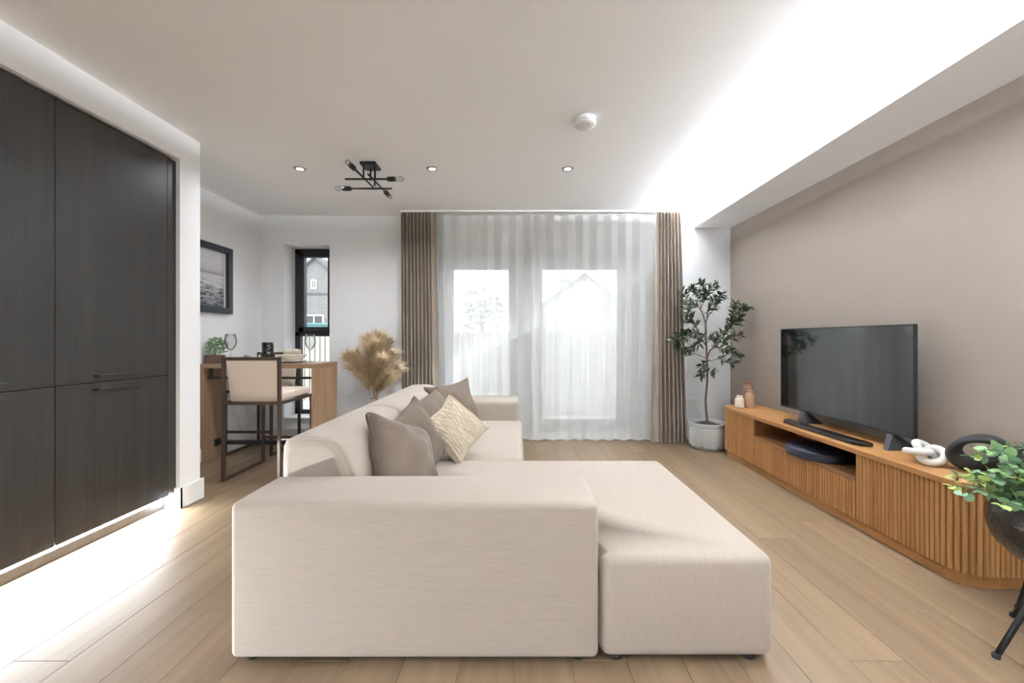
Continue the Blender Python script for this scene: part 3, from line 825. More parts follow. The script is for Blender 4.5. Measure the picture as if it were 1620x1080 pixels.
def flap(parent, xa, xb, xa2, xb2):
    vs = []; fs = []
    for r_ in range(9):
        v = r_ / 8
        for k in range(7):
            u = k / 6; x_ = (xa + (xb - xa) * u) * (1 - v) + (xa2 + (xb2 - xa2) * u) * v
            vs.append((x_, 4.10 + .02 * math.sin(u * PI) - .006, H - .02 + (.012 - H + .02) * v))
    for r_ in range(8):
        for k in range(6):
            a = r_ * 7 + k; fs.append((a, a + 1, a + 8, a + 7))
    part('return_edge', MB().add(vs, fs, True), M_drape, parent)
flap(dl, -.905, -.845, -.875, -.80)
flap(dr, 1.415, 1.452, 1.36, 1.445)
ct = thing('curtain_track', 'slim white double curtain track on the ceiling', 'curtain track', (.24, 4.15, H))
part('rail', MB().bbox(-1.22, 1.69, 4.095, 4.122, H - .018, H, .002), M_trim, ct)
part('rail', MB().bbox(-1.0, 1.5, 4.185, 4.212, H - .018, H, .002), M_trim, ct)

# ================================================================== MEDIA CABINET
KX, KY0, KY1, KZ, KR = 1.90, 1.69, 3.75, .456, .11
XW = XR - .018
mc = thing('media_cabinet', 'long low oak media cabinet with reeded front and rounded ends', 'cabinet', (2.09, 2.72, 0))
def outline(ins, y0, y1, r_, xb=XW, n=8):
    """plan outline with two rounded front corners; ins shrinks it"""
    x0 = KX + ins; y0 += ins; y1 -= ins; r_ = max(.01, r_ - ins)
    p = [(xb, y0)]
    for k in range(n + 1):
        t = PI / 2 * k / n; p.append((x0 + r_ - r_ * math.sin(t), y0 + r_ - r_ * math.cos(t)))
    for k in range(n + 1):
        t = PI / 2 * k / n; p.append((x0 + r_ - r_ * math.cos(t), y1 - r_ + r_ * math.sin(t)))
    p.append((xb, y1))
    return list(reversed(p))
part('top', MB().prism(outline(-.006, KY0, KY1, KR), .430, KZ, .002, 1), M_oaktop, mc)
part('plinth', MB().prism(outline(.022, KY0, KY1, KR), 0, .058), M_oaktop, mc)
NY0, NY1, NZ = 2.25, 3.22, .290
ins = .012
xin = KX + ins
car = MB()
# carcass left, right, drawer block, niche back
near_pts = [p for p in outline(ins, KY0, KY1, KR) if p[1] < 2.0]; far_pts = [p for p in outline(ins, KY0, KY1, KR) if p[1] > 3.4]
car.prism([(XW, NY0), (xin, NY0)] + near_pts, .058, .430)
car.prism([(xin, NY1), (XW, NY1)] + far_pts, .058, .430)
car.box(xin, XW, NY0, NY1, .058, NZ - .018); car.box(XW - .02, XW, NY0, NY1, NZ - .018, .430)
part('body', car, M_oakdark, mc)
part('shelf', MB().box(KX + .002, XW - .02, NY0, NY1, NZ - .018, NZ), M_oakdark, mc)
PIT = .0222
def reed_mesh(h_):
    prof = []
    for k in range(6):
        t = PI * k / 5; prof.append((-.0012 - .010 * math.sin(t) ** .8, -.0098 * math.cos(t)))
    vs = [(x_, y_, 0) for x_, y_ in prof] + [(x_, y_, h_) for x_, y_ in prof]
    fs = [(k + 1, k, k + 6, k + 7) for k in range(5)] + [tuple(range(5, -1, -1))[::-1], tuple(range(11, 5, -1))]
    mb = MB(); mb.add(vs, fs[:5], True); mb.add(vs, fs[5:], False)
    return mb.mesh('slat', M_oak)
RF = reed_mesh(.430 - .060); RD = reed_mesh(NZ - .020 - .060)
doors = {}
for nm in ('far', 'mid', 'near'):
    k_ = {'far': (NY1, KY1), 'mid': (NY0, NY1), 'near': (KY0, NY0)}[nm]
    yy = sum(k_) / 2
    z1 = NZ - .02 if nm == 'mid' else .428
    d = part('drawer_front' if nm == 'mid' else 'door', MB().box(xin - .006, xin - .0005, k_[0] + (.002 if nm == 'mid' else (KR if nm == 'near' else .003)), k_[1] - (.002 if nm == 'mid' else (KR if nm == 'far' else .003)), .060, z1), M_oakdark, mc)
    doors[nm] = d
def reed(par, me, x_, y_, rot):
    o = inst('slat', me, par, (x_ - origin(par).x, y_ - origin(par).y, .060)); o.rotation_euler = (0, 0, rot)
xf = xin
n = int((NY1 - NY0 - .004) / PIT); pt_ = (NY1 - NY0 - .004) / n
for k in range(n): reed(doors['mid'], RD, xf, NY0 + .002 + pt_ * (k + .5), 0)
for nm, ya, yb in (('near', KY0 + KR, NY0 - .002), ('far', NY1 + .002, KY1 - KR)):
    n = int((yb - ya) / PIT); pt_ = (yb - ya) / n
    for k in range(n): reed(doors[nm], RF, xf, ya + pt_ * (k + .5), 0)
rr = KR - ins; nc = 7
for k in range(nc):
    t = PI / 2 * (k + .5) / nc
    reed(doors['near'], RF, xf + rr - rr * math.cos(t), KY0 + KR - rr * math.sin(t), t)
    reed(doors['far'], RF, xf + rr - rr * math.cos(t), KY1 - KR + rr * math.sin(t), -t)
xs = xf + rr; n = int((XW - xs) / PIT)
for k in range(n):
    reed(doors['near'], RF, xs + PIT * (k + .5), KY0 + ins, PI / 2); reed(doors['far'], RF, xs + PIT * (k + .5), KY1 - ins, -PI / 2)

# television
TX, TY0, TY1, TZ0, TZ1 = 2.12, 2.13, 3.215, .535, 1.155
tv = thing('television', 'large flat black television on the oak cabinet', 'television', (TX, (TY0 + TY1) / 2, KZ))
part('housing', MB().bbox(TX + .004, TX + .018, TY0, TY1, TZ0, TZ1, .003)  .bbox(TX + .017, TX + .05, TY0 + .15, TY1 - .15, TZ0 + .03, TZ1 - .25, .01), M_tvb, tv)
part('screen', MB().box(TX, TX + .004, TY0 + .007, TY1 - .007, TZ0 + .014, TZ1 - .007), M_screen, tv)
bz = MB()
bz.box(TX - .002, TX + .004, TY0, TY0 + .007, TZ0, TZ1); bz.box(TX - .002, TX + .004, TY1 - .007, TY1, TZ0, TZ1); bz.box(TX - .002, TX + .004, TY0, TY1, TZ1 - .007, TZ1); bz.box(TX - .002, TX + .004, TY0, TY1, TZ0, TZ0 + .014)
part('bezel', bz, M_tvb, tv)
for yy in (2.25, 2.95):
    fb = MB()
    vs = [(TX + .004, yy + .005, TZ0 + .004), (TX + .018, yy + .005, TZ0 + .004), (TX + .018, yy + .045, TZ0 + .004), (TX + .004, yy + .045, TZ0 + .004),
          (TX - .075, yy - .045, KZ), (TX + .105, yy - .045, KZ), (TX + .105, yy - .018, KZ), (TX - .075, yy - .018, KZ)]
    fb.add(vs, [(0, 1, 2, 3), (7, 6, 5, 4), (0, 4, 5, 1), (1, 5, 6, 2), (2, 6, 7, 3), (3, 7, 4, 0)])
    part('foot', fb, M_blackm, tv)
sb = thing('soundbar', 'slim black soundbar lying in front of the television', 'soundbar', (1.99, 2.62, KZ))
part('body', MB().prism([(1.950, 2.33), (1.972, 2.285), (2.03, 2.275), (2.03, 2.985), (1.985, 2.975), (1.950, 2.93)], KZ, KZ + .024, .004, 2), M_tvb, sb)
part('top_panel', MB().prism([(1.956, 2.335), (1.976, 2.293), (2.026, 2.283), (2.026, 2.977), (1.986, 2.967), (1.956, 2.925)], KZ + .024, KZ + .0255), M_gloss, sb)

sp = thing('round_speaker', 'round dark hub standing in the open shelf of the media cabinet', 'speaker', (2.035, 2.68, NZ))
part('body', MB().lathe([(.192, 0), (.199, .003), (.200, .008), (.200, .050), (.198, .053), (.194, .054)], 48, (2.035, 2.68, NZ)), M_navy, sp)
part('top_dish', MB().lathe([(.194, .054), (.188, .053), (.182, .046), (.05, .044), (.0, .044)], 48, (2.035, 2.68, NZ), cap0=False, cap1=False), M_gloss, sp)
part('badge', MB().lathe([(.009, .0445), (.009, .0455)], 14, (1.96, 2.53, NZ)), M_plastic, sp)

# three little vases
def vase(name, label, x_, y_, r_, h_, mat):
    pr = [(r_ * .80, 0), (r_ * .93, h_ * .02), (r_, h_ * .10), (r_, h_ * .55), (r_ * .97, h_ * .70), (r_ * .84, h_ * .80), (r_ * .66, h_ * .86), (r_ * .60, h_ * .90), (r_ * .62, h_ * .94), (r_ * .70, h_ * .97), (r_ * .70, h_), (r_ * .60, h_), (r_ * .52, h_ * .93), (r_ * .52, h_ * .7)]
    return single(name, MB().lathe(pr, 28, (x_, y_, KZ)), mat, label, 'vase', (x_, y_, KZ), 'small vases on the far cabinet end')
vase('vase', 'small cream vase, the shortest of three on the cabinet', 2.0, 3.60, .039, .106, M_cream)
vase('vase', 'tan medium vase between the cream and brown ones', 2.083, 3.58, .041, .158, M_tan)
vase('vase', 'tall reddish brown vase standing behind the two smaller ones', 2.125, 3.685, .048, .225, M_terr)

# white knot and black ring
kn = []
for i in range(180):
    t = 2 * PI * i / 180
    kn.append((.0235 * (2 + math.cos(3 * t)) * math.cos(2 * t), .0235 * (2 + math.cos(3 * t)) * math.sin(2 * t), .024 * math.sin(3 * t)))
rot = Euler((R(10), R(-14), R(40))).to_matrix()
kn = [rot @ Vector(p) for p in kn]
zmin = min(p.z for p in kn)
kn = [(p.x + 2.03, p.y + 1.985, p.z - zmin + KZ + .0175) for p in kn]
single('knot_ornament', MB().tube(kn, .0175, 12, closed=True), M_whitem, 'white ceramic knot ornament beside the black ring', 'ornament', (2.035, 1.965, KZ))
rg_ = []
NS, NC = 96, 16
ax = Euler((R(6), R(-14), R(-38))).to_matrix()
for i in range(NS):
    t = 2 * PI * i / NS; tw = t * .5 + 1.0
    c = Vector((.082 * math.cos(t), 0, .062 * math.sin(t)))
    er = Vector((math.cos(t), 0, math.sin(t))); ey = Vector((0, 1, 0))
    ring = []
    for k in range(NC):
        a = 2 * PI * k / NC
        p, q = .046 * math.copysign(abs(math.cos(a)) ** .7, math.cos(a)), .021 * math.copysign(abs(math.sin(a)) ** .7, math.sin(a))
        u = p * math.cos(tw) - q * math.sin(tw); v = p * math.sin(tw) + q * math.cos(tw)
        ring.append(ax @ (c + er * u * .8 + ey * v))
    rg_.append(ring)
zmin = min(p.z for r_ in rg_ for p in r_)
rg_ = [[(p.x + 2.125, p.y + 1.835, p.z - zmin + KZ) for p in r_] for r_ in rg_]
mb = MB(); vs = [p for r_ in rg_ for p in r_]; fs = []
for i in range(NS):
    sh = NC // 2 if i == NS - 1 else 0
    for k in range(NC):
        k2 = (k + 1) % NC; j = (i + 1) % NS
        fs.append((i * NC + k, i * NC + k2, j * NC + (k2 + sh) % NC, j * NC + (k + sh) % NC))
mb.add(vs, fs, True)
single('ring_ornament', mb, M_blackm, 'black twisted ring ornament on the near cabinet end', 'ornament', (2.125, 1.835, KZ))

# ================================================================== PLANTS
def leaf_mesh(name, l, w, mat, fold=.25, droop=.15, rnd=False):
    vs = []; fs = []; K = 6
    for i in range(K + 1):
        t = i / K
        ww = w * (math.sin(PI * t ** .85) ** (.6 if rnd else .9)) if 0 < t < 1 else 0.0005
        z = -droop * l * t * t
        vs += [(-ww, l * t, z + fold * ww), (0, l * t, z), (ww, l * t, z + fold * ww)]
    for i in range(K):
        a = i * 3; fs += [(a, a + 1, a + 4, a + 3), (a + 1, a + 2, a + 5, a + 4)]
    return MB().add(vs, fs, True).mesh(name, mat)
def orient(d, rg, tw=1.0):
    d = d.normalized(); up = Vector((rg.uniform(-tw, tw), rg.uniform(-tw, tw), 1)).normalized()
    x_ = d.cross(up)
    x_ = x_.normalized() if x_.length > 1e-4 else d.orthogonal().normalized()
    z_ = x_.cross(d)
    return Matrix((x_, d, z_)).transposed()
def smooth_path(pts, n=6):
    pts = [Vector(p) for p in pts]; out = []
    for i in range(len(pts) - 1):
        p0, p1, p2, p3 = pts[max(i - 1, 0)], pts[i], pts[i + 1], pts[min(i + 2, len(pts) - 1)]
        for k in range(n):
            t = k / n
            out.append(.5 * ((2 * p1) + (p2 - p0) * t + (2 * p0 - 5 * p1 + 4 * p2 - p3) * t * t + (-p0 + 3 * p1 - 3 * p2 + p3) * t ** 3))
    out.append(pts[-1]); return out

# olive tree
OX, OY = 1.865, 3.94
ot = thing('olive_tree', 'slim potted olive tree beside the right drape', 'plant', (OX, OY, 0))
def chev(r_, z, t): return r_
pot = MB().lathe([(.138, 0), (.145, .004), (.150, .018), (.160, .022), (.172, .12), (.174, .235), (.177, .250), (.174, .258), (.163, .258), (.160, .245), (.158, .215)], 56, (OX, OY, 0))
po = part('pot', pot, M_pot, ot, label='white pot greyed for shade round a raised herringbone relief')
rl = MB()
for k in range(14):
    t0 = 2 * PI * k / 14; dt = 2 * PI / 14
    for j in range(13):
        z0 = .03 + .017 * j; pts = []
        up_ = k % 2 == 0
        for q in range(5):
            f = q / 4; zz = z0 + (.06 * f if up_ else .06 * (1 - f)) - .03
            if .028 < zz < .228: pts.append((OX + (.1622 + .013 * (zz - .022) / .11 if zz < .12 else .1735 + .0015) * math.cos(t0 + dt * f) , OY + (.1622 + .013 * (zz - .022) / .11 if zz < .12 else .1735 + .0015) * math.sin(t0 + dt * f), zz))
        if len(pts) > 1: rl.tube(pts, .0034, 5, caps=False)
part('relief', rl, M_potr, po, kind='stuff')
so = MB(); so.lathe([(.158, .222), (.12, .232), (.06, .252), (.02, .262), (0, .263)], 28, (OX, OY, 0), cap0=False, cap1=False, fn=lambda r_, z, t: r_ * (1 + .03 * math.sin(5 * t)))
part('soil', so, M_soil, ot)
S = 1016.5
def tp(zx, zy, dy):
    dx = (zx - 440) / S
    return (OX + (dx * .77 if dx > 0 else dx), OY + dy, 1.7375 - zy / S)
br = {
 'trunk': ([(445, 1500, 0), (432, 1300, .005), (446, 1080, 0), (440, 850, 0), (432, 700, 0), (428, 520, .0)], .0125, .007),
 'b1': ([(428, 530, 0), (410, 440, .01), (380, 360, .03), (330, 320, .04), (270, 270, .05), (210, 190, .05)], .006, .002),
 'b1b': ([(390, 390, .02), (350, 250, -.04), (300, 205, -.08), (240, 190, -.10)], .004, .002),
 'b1c': ([(385, 370, .02), (415, 270, -.02), (440, 190, -.05), (515, 150, -.08)], .004, .002),
 'b1d': ([(415, 300, 0), (400, 200, -.02), (395, 100, .03)], .003, .0015),
 'b2': ([(428, 530, 0), (460, 440, .0), (520, 370, -.03), (560, 290, -.05), (605, 215, -.06)], .005, .002),
 'b2b': ([(445, 480, 0), (425, 390, -.06), (480, 300, -.10), (540, 260, -.12)], .004, .002),
 'l1': ([(432, 740, 0), (380, 660, .0), (310, 530, -.03), (240, 440, -.05), (180, 310, -.06)], .007, .002),
 'l1b': ([(310, 530, -.03), (240, 510, -.06), (185, 480, -.08)], .003, .0015),
 'l2': ([(400, 690, 0), (340, 625, -.04), (240, 615, -.09), (120, 605, -.13), (15, 690, -.17)], .005, .002),
 'l2b': ([(240, 615, -.09), (160, 660, -.13), (95, 730, -.15)], .003, .0015),
 'l3': ([(434, 870, 0), (330, 830, -.03), (240, 815, -.07), (140, 770, -.11), (90, 740, -.13)], .005, .002),
 'l3b': ([(390, 700, 0), (330, 720, -.05), (240, 770, -.09)], .003, .0015),
 'r1': ([(440, 900, 0), (466, 800, -.01), (540, 740, -.03), (620, 650, -.05), (720, 540, -.07), (800, 460, -.08), (830, 340, -.09), (880, 370, -.1)], .007, .002),
 'r1b': ([(620, 650, -.05), (665, 530, -.10), (690, 430, -.13), (720, 340, -.14)], .004, .002),
 'r1c': ([(700, 560, -.07), (780, 500, -.03), (850, 450, 0)], .003, .0015),
 'r2': ([(520, 755, -.03), (600, 770, -.06), (690, 790, -.09), (785, 825, -.12)], .004, .002),
 'r2b': ([(580, 700, -.04), (640, 690, -.10), (780, 620, -.14)], .004, .002),
 'r2c': ([(500, 765, -.02), (520, 690, -.07), (585, 590, -.1)], .003, .0015),
 'r3': ([(445, 885, 0), (490, 890, -.01), (570, 870, -.04), (650, 900, -.07), (740, 918, -.09)], .004, .002),
 's1': ([(440, 910, 0), (380, 920, -.05), (340, 990, -.08)], .003, .0015),
 's2': ([(440, 1020, 0), (390, 980, -.05), (350, 1040, -.07)], .003, .0015),
 's3': ([(442, 1030, 0), (485, 1000, -.05), (495, 1010, -.06)], .003, .0015),
 's4': ([(430, 700, 0), (400, 650, -.05), (385, 640, -.06)], .003, .0015),
 's5': ([(434, 720, 0), (470, 665, -.05), (510, 680, -.06)], .003, .0015),
}
rg = random.Random(11)
LM = [leaf_mesh('leaf', .080, .0125, M_olive), leaf_mesh('leaf', .072, .0115, M_olive, .3, .3), leaf_mesh('leaf', .066, .012, M_olive2, .2, .1)]
nleaf = 0; extra = []
for nm, (pts, r0, r1) in br.items():
    path = smooth_path([tp(*p) for p in pts], 5)
    rs = [r0 + (r1 - r0) * i / (len(path) - 1) for i in range(len(path))]
    bo = part('trunk' if nm == 'trunk' else 'branch', MB().tube(path, rs, 7), M_bark, ot)
    if nm == 'trunk': continue
    tot = sum((path[i + 1] - path[i]).length for i in range(len(path) - 1))
    start = .42 if nm in ('b1', 'b2', 'l1', 'r1', 'l3', 'r3') else .18
    kk = max(4, int(tot * (1 - start) / .0165))
    for i in range(kk):
        if nleaf >= 298: break
        f = start + (1 - start) * (i + .5) / kk; q = f * (len(path) - 1); a = min(int(q), len(path) - 2)
        p = path[a].lerp(path[a + 1], q - a); d = (path[a + 1] - path[a]).normalized()
        side = Vector((rg.uniform(-1, 1), rg.uniform(-1, 1), rg.uniform(-.8, .9))); side = (side - d * side.dot(d)).normalized()
        dd = d * rg.uniform(.35, 1.0) + side * rg.uniform(.6, 1.1)
        extra += [(p, d), (p + d * .005, d)]
        inst('leaf', LM[rg.randrange(3)], bo, p - Vector((OX, OY, 0)), orient(dd, rg, .9), rg.uniform(.75, 1.15)); nleaf += 1

em = MB()
for (p, d) in extra:
    side = Vector((rg.uniform(-1, 1), rg.uniform(-1, 1), rg.uniform(-.8, .9))); side = (side - d * side.dot(d)).normalized()
    mx = orient(d * rg.uniform(.2, .9) + side, rg, .9); sc = rg.uniform(.7, 1.1); l, w = .075 * sc, .0145 * sc
    em.add([p + mx @ Vector(q) for q in ((0, 0, 0), (-w * .8, l * .3, .003), (-w * .8, l * .65, 0), (0, l, -.006), (w * .8, l * .65, 0), (w * .8, l * .3, .003))], [(0, 1, 2, 3), (0, 3, 4, 5)])
part('small_leaves', em, M_olive, ot, kind='stuff')

# black bowl planters with eucalyptus
def planter(label, cx, cy, zc, r_, foot_r, a0, cut, nst, spread, seed, stemdirs=None, bigness=1.0):
    t = thing('bowl_planter', label, 'plant', (cx, cy, 0), group='black bowl planters on tripod legs')
    pr = []; th1 = math.asin(max(-1, min(1, cut / r_)))
    for i in range(17):
        a = -PI / 2 + (th1 + PI / 2) * i / 16; pr.append((max(.001, r_ * math.cos(a)), zc + r_ * math.sin(a)))
    ro, zo = pr[-1]
    pr += [(ro - .003, zo + .004), (ro - .008, zo), (ro - .010, zo - .03)]
    part('bowl', MB().lathe(pr, 48, (cx, cy, 0), cap0=False, cap1=False), M_bowl, t)
    part('soil', MB().lathe([(ro - .009, zo - .022), (.0, zo - .012)], 28, (cx, cy, 0), cap0=False, cap1=False), M_soil, t)
    part('stand_hub', MB().lathe([(.02, zc - r_ - .012), (.045, zc - r_ - .004), (.06, zc - r_ + .014)], 20, (cx, cy, 0)), M_black, t)
    for k in range(3):
        a = a0 + 2 * PI * k / 3; ca, sa_ = math.cos(a), math.sin(a)
        lg = part('leg', MB().tube([(cx + .02 * ca, cy + .02 * sa_, zc - r_ - .004), (cx + foot_r * ca, cy + foot_r * sa_, .004)], .0085, 10), M_black, t)
        part('foot_cap', MB().lathe([(.011, 0), (.011, .012), (.009, .016)], 12, (cx + foot_r * ca, cy + foot_r * sa_, 0)), M_knob, lg)
    rg = random.Random(seed)
    lm = [leaf_mesh('leaf', .036 * bigness, .0165 * bigness, m_, .15, .15, True) for m_ in (M_euc, M_euc, M_euc2, M_euc2, M_euc3)]
    for i in range(nst):
        a = 2 * PI * i / nst + rg.uniform(-.25, .25); ln = rg.uniform(.6, 1.0) * spread
        h_ = rg.uniform(.03, .19) * (spread / .2)
        ro2 = ro * rg.uniform(.2, .75)
        if stemdirs and i < len(stemdirs): a, ln, h_, ro2 = stemdirs[i]
        b0 = Vector((cx + ro2 * math.cos(a), cy + ro2 * math.sin(a), zo - .02)); u = Vector((math.cos(a), math.sin(a), 0))
        path = smooth_path([b0, b0 + u * ln * .25 + Vector((0, 0, h_ * .75)), b0 + u * ln * .6 + Vector((0, 0, h_)), b0 + u * ln + Vector((0, 0, h_ * .85))], 4)
        st = part('stem', MB().tube(path, [.0022] * len(path), 5), M_euc, t)
        npair = 7
        for j in range(npair):
            f = .30 + .70 * j / (npair - 1); q = f * (len(path) - 1); k = min(int(q), len(path) - 2)
            p = path[k].lerp(path[k + 1], q - k); d = (path[k + 1] - path[k]).normalized()
            side = d.cross(Vector((0, 0, 1))).normalized()
            if j % 2: side = side.cross(d) * .8 + Vector((0, 0, .2))
            m_ = lm[4] if j >= npair - 2 and rg.random() < .65 else lm[rg.randrange(4)]
            for sg in (-1, 1):
                dd = side * sg + d * .55 + Vector((0, 0, rg.uniform(-.1, .4)))
                inst('leaf', m_, st, p - Vector((cx, cy, 0)), orient(dd, rg, .6), rg.uniform(.7, 1.15) * (1.1 - .3 * f))
    return t
planter('large black hammered bowl planter with eucalyptus at the right picture edge', 1.82, 1.354, .440, .155, .209, math.atan2(-.011, -.208), .085, 20, .17, 5,
        stemdirs=[(PI * 1.0, .24, .05, .07), (PI * .95, .17, .19, .07), (PI * 1.04, .13, .15, .08), (PI * .85, .12, .17, .06), (PI * 1.08, .19, .04, .08), (PI * 1.2, .16, .09, .07), (PI * .90, .15, .10, .08), (PI * 1.4, .14, .12, .05), (PI * .98, .12, .10, .09), (PI * 1.1, .14, .14, .07), (PI * 1.02, .20, .10, .07), (PI * .92, .20, .05, .08), (PI * 1.12, .10, .06, .09), (PI * .8, .16, .06, .08), (PI * 1.0, .09, .05, .10)])
planter('smaller black bowl planter standing behind the large one', 2.087, 1.53, .565, .118, .11, 2.6, .058, 7, .10, 8, bigness=.9)

# pampas grass in a grey floor vase
PX, PY = -1.46, 4.03
pg = thing('pampas_vase', 'dried golden pampas grass in a grey floor vase behind the sofa', 'plant', (PX, PY, 0))
part('vase', MB().lathe([(.06, 0), (.085, .01), (.105, .12), (.10, .25), (.07, .36), (.036, .42), (.032, .455), (.038, .475), (.030, .475), (.026, .44)], 32, (PX, PY, 0)), M_gvase, pg)
rg = random.Random(21)
plumes = [(-.26, -.03, .905, .34), (-.20, -.10, .82, .30), (-.10, .05, 1.06, .40), (-.03, -.06, 1.10, .44), (.03, .03, 1.11, .46), (.09, -.04, 1.10, .44), (.14, .04, 1.04, .40), (.20, -.05, .93, .36), (.27, -.10, .80, .30), (.0, -.12, 1.0, .42), (.13, -.14, .88, .38), (-.16, -.06, .93, .36), (.22, -.16, .74, .28), (.07, -.12, 1.03, .4)]
for (dx, dy, zt, pl) in plumes:
    b0 = Vector((PX + dx * .04, PY + dy * .04, .38)); tip = Vector((PX + dx, PY + dy, zt))
    mid = b0.lerp(tip, .5) + Vector((-dx * .18, -dy * .18, .03))
    path = smooth_path([b0, mid, tip], 8)
    sp_ = part('stem', MB().tube(path, [.0028] * len(path), 5), M_stem, pg)
    mb = MB(); ns = 1000
    for i in range(ns):
        f = 1 - (rg.random() ** .9) * pl / (tip - b0).length * 1.05
        q = max(0, f) * (len(path) - 1); k = min(int(q), len(path) - 2)
        p = path[k].lerp(path[k + 1], q - k); d = (path[k + 1] - path[k]).normalized()
        a = rg.uniform(0, 2 * PI); o1 = d.orthogonal().normalized(); o2 = d.cross(o1)
        side = o1 * math.cos(a) + o2 * math.sin(a)
        env = math.sin(PI * min(1, max(0.04, (1 - f) / (pl / (tip - b0).length) * .8 + .18))) ** .7
        ln = rg.uniform(.055, .125) * (.55 + .6 * env)
        p1 = p + (d * .72 + side * .62) * ln * .55; p2 = p + (d * .9 + side * .95) * ln + Vector((0, 0, -.018 * rg.random()))
        wv = d.cross(side).normalized() * rg.uniform(.0012, .0022)
        mb.add([p - wv, p + wv, p1 + wv, p1 - wv, p2], [(0, 1, 2, 3), (3, 2, 4)])
    part('plume', mb, M_pamp, pg)

# ================================================================== DINING NOOK
TX0, TX1, BY0, BY1, BZ = XN + .004, -1.768, 3.462, 3.890, .857
bar = thing('bar_table', 'oak bar table with a slatted end panel, fixed to the nook wall', 'table', (-2.26, 3.68, 0))
part('table_top', MB().bbox(TX0, TX1, BY0, BY1, BZ - .038, BZ, .002, 1), M_bartop, bar)
part('end_panel', MB().bbox(TX1 - .032, TX1 - .008, BY0, BY1, 0, BZ - .0385, .001, 1), M_bar, bar, label='outer end panel')
part('end_panel', MB().bbox(TX0, TX0 + .035, BY0, 3.69, 0, BZ - .0385, .001, 1), M_bar, bar, label='end panel against the wall')
nsl = 15; ps = (BY1 - BY0) / nsl
slm = MB().bbox(-.0005, .010, -ps / 2 + .0035, ps / 2 - .0035, .001, BZ - .040, .0025, 1).mesh('slat', M_bar)
for k in range(nsl): inst('slat', slm, bar, Vector((TX1 - .009, BY0 + ps * (k + .5), 0)) - Vector((-2.26, 3.68, 0)))
part('foot_rail', MB().bbox(TX0 + .036, TX1 - .033, 3.595, 3.63, .122, .158, .002, 1), M_black, bar)
part('bracket', MB().bbox(TX0 + .0355, TX0 + .047, 3.58, 3.645, .108, .172, .002, 1), M_black, bar)
ub = MB().bbox(TX0 + .036, TX1 - .033, 3.50, 3.522, .722, .742, .002, 1); ub.bbox(TX0 + .050, TX0 + .072, 3.50, 3.522, .742, BZ - .0385, .002, 1)
part('under_bar', ub, M_black, bar)

def make_stool(label):
    """local coordinates: front faces +y, origin at the floor under the seat centre"""
    t = thing('bar_stool', label, 'stool', (0, 0, 0), group='bar stools at the bar table')
    w, d = .2225, .245; s = .0115; zt, zs = .938, .588
    for sg in (-1, 1):
        x_ = sg * (w - s)
        lpart('leg', MB().bbox(x_ - s, x_ + s, -d, -d + 2 * s, .0, zt, .002, 1), M_stoolm, t)
        lpart('leg', MB().bbox(x_ - s, x_ + s, d - 2 * s, d, .0, zs + .012, .002, 1), M_stoolm, t)
        lpart('floor_runner', MB().bbox(x_ - s + .001, x_ + s - .001, -d + 2 * s, d - 2 * s, .001, .022, .002, 1), M_stoolm, t)
        lpart('seat_rail', MB().bbox(x_ - s + .001, x_ + s - .001, -d + 2 * s, d - 2 * s, zs - .011, zs + .011, .002, 1), M_stoolm, t)
    lpart('back_rail', MB().bbox(-w + 2 * s, w - 2 * s, -d, -d + 2 * s, zt - .022, zt, .002, 1), M_stoolm, t)
    lpart('seat_rail', MB().bbox(-w + 2 * s, w - 2 * s, d - 2 * s, d, zs - .011, zs + .011, .002, 1), M_stoolm, t)
    lpart('seat_rail', MB().bbox(-w + 2 * s, w - 2 * s, -d, -d + 2 * s, zs - .011, zs + .011, .002, 1), M_stoolm, t)
    lpart('foot_rest', MB().bbox(-w + 2 * s, w - 2 * s, d - 2 * s, d, .208, .230, .002, 1), M_stoolm, t)
    lpart('seat', MB().rbox(-w + .024, w - .024, -d + .075, d - .012, zs + .011, zs + .075, .022, 3, 4, .01), M_leath, t)
    def lean(v): return Vector((v.x, v.y + (.915 - v.z) * .17, v.z))
    lpart('backrest', MB().rbox(-w + .0245, w - .0245, -d + .004, -d + .042, zs + .004, .915, .014, 3, 5, 0, lean), M_leath, t)
    return t
st1 = make_stool('cream leather bar stool with its back to the viewer')
st1.location = (-2.018, 3.245, 0)
st2 = copy_tree(st1); st2['label'] = 'cream leather bar stool on the window side of the bar table'
st2.location = (-2.485, 3.90, 0); st2.rotation_euler = (0, 0, PI)

# things on the bar table
def lathe_single(name, prof, mat, label, cat, x_, y_, z_, n=28, group=None): return single(name, MB().lathe(prof, n, (x_, y_, z_)), mat, label, cat, (x_, y_, z_), group)
hp = thing('potted_herb', 'small green herb in a brown square pot on the bar table', 'plant', (-2.70, 3.545, BZ))
pb = MB().prism([(-2.757, 3.49), (-2.645, 3.49), (-2.645, 3.60), (-2.757, 3.60)], BZ, BZ + .075, .004, 1)
part('pot', pb, M_bpot, hp)
rg = random.Random(4); fo = MB()
sml = []
for i in range(230):
    v = Vector((rg.gauss(0, 1), rg.gauss(0, 1), rg.gauss(0, 1))).normalized() * (rg.random() ** .4)
    c = Vector((-2.690 + v.x * .082, 3.545 + v.y * .08, BZ + .145 + v.z * .080)); c.x = max(c.x, -2.75)
    mx = orient(v + Vector((0, 0, .5)), rg, 1); l, w = rg.uniform(.018, .03), rg.uniform(.008, .014)
    fo.add([c + mx @ Vector(p) for p in ((0, 0, 0), (-w, l * .5, .003), (0, l, 0), (w, l * .5, .003))], [(0, 1, 2, 3)])
part('foliage', fo, M_sage, hp, kind='stuff')
part('stems', MB().tube([(-2.70, 3.545, BZ + .07), (-2.70, 3.545, BZ + .14)], .01, 6), M_sage, hp)
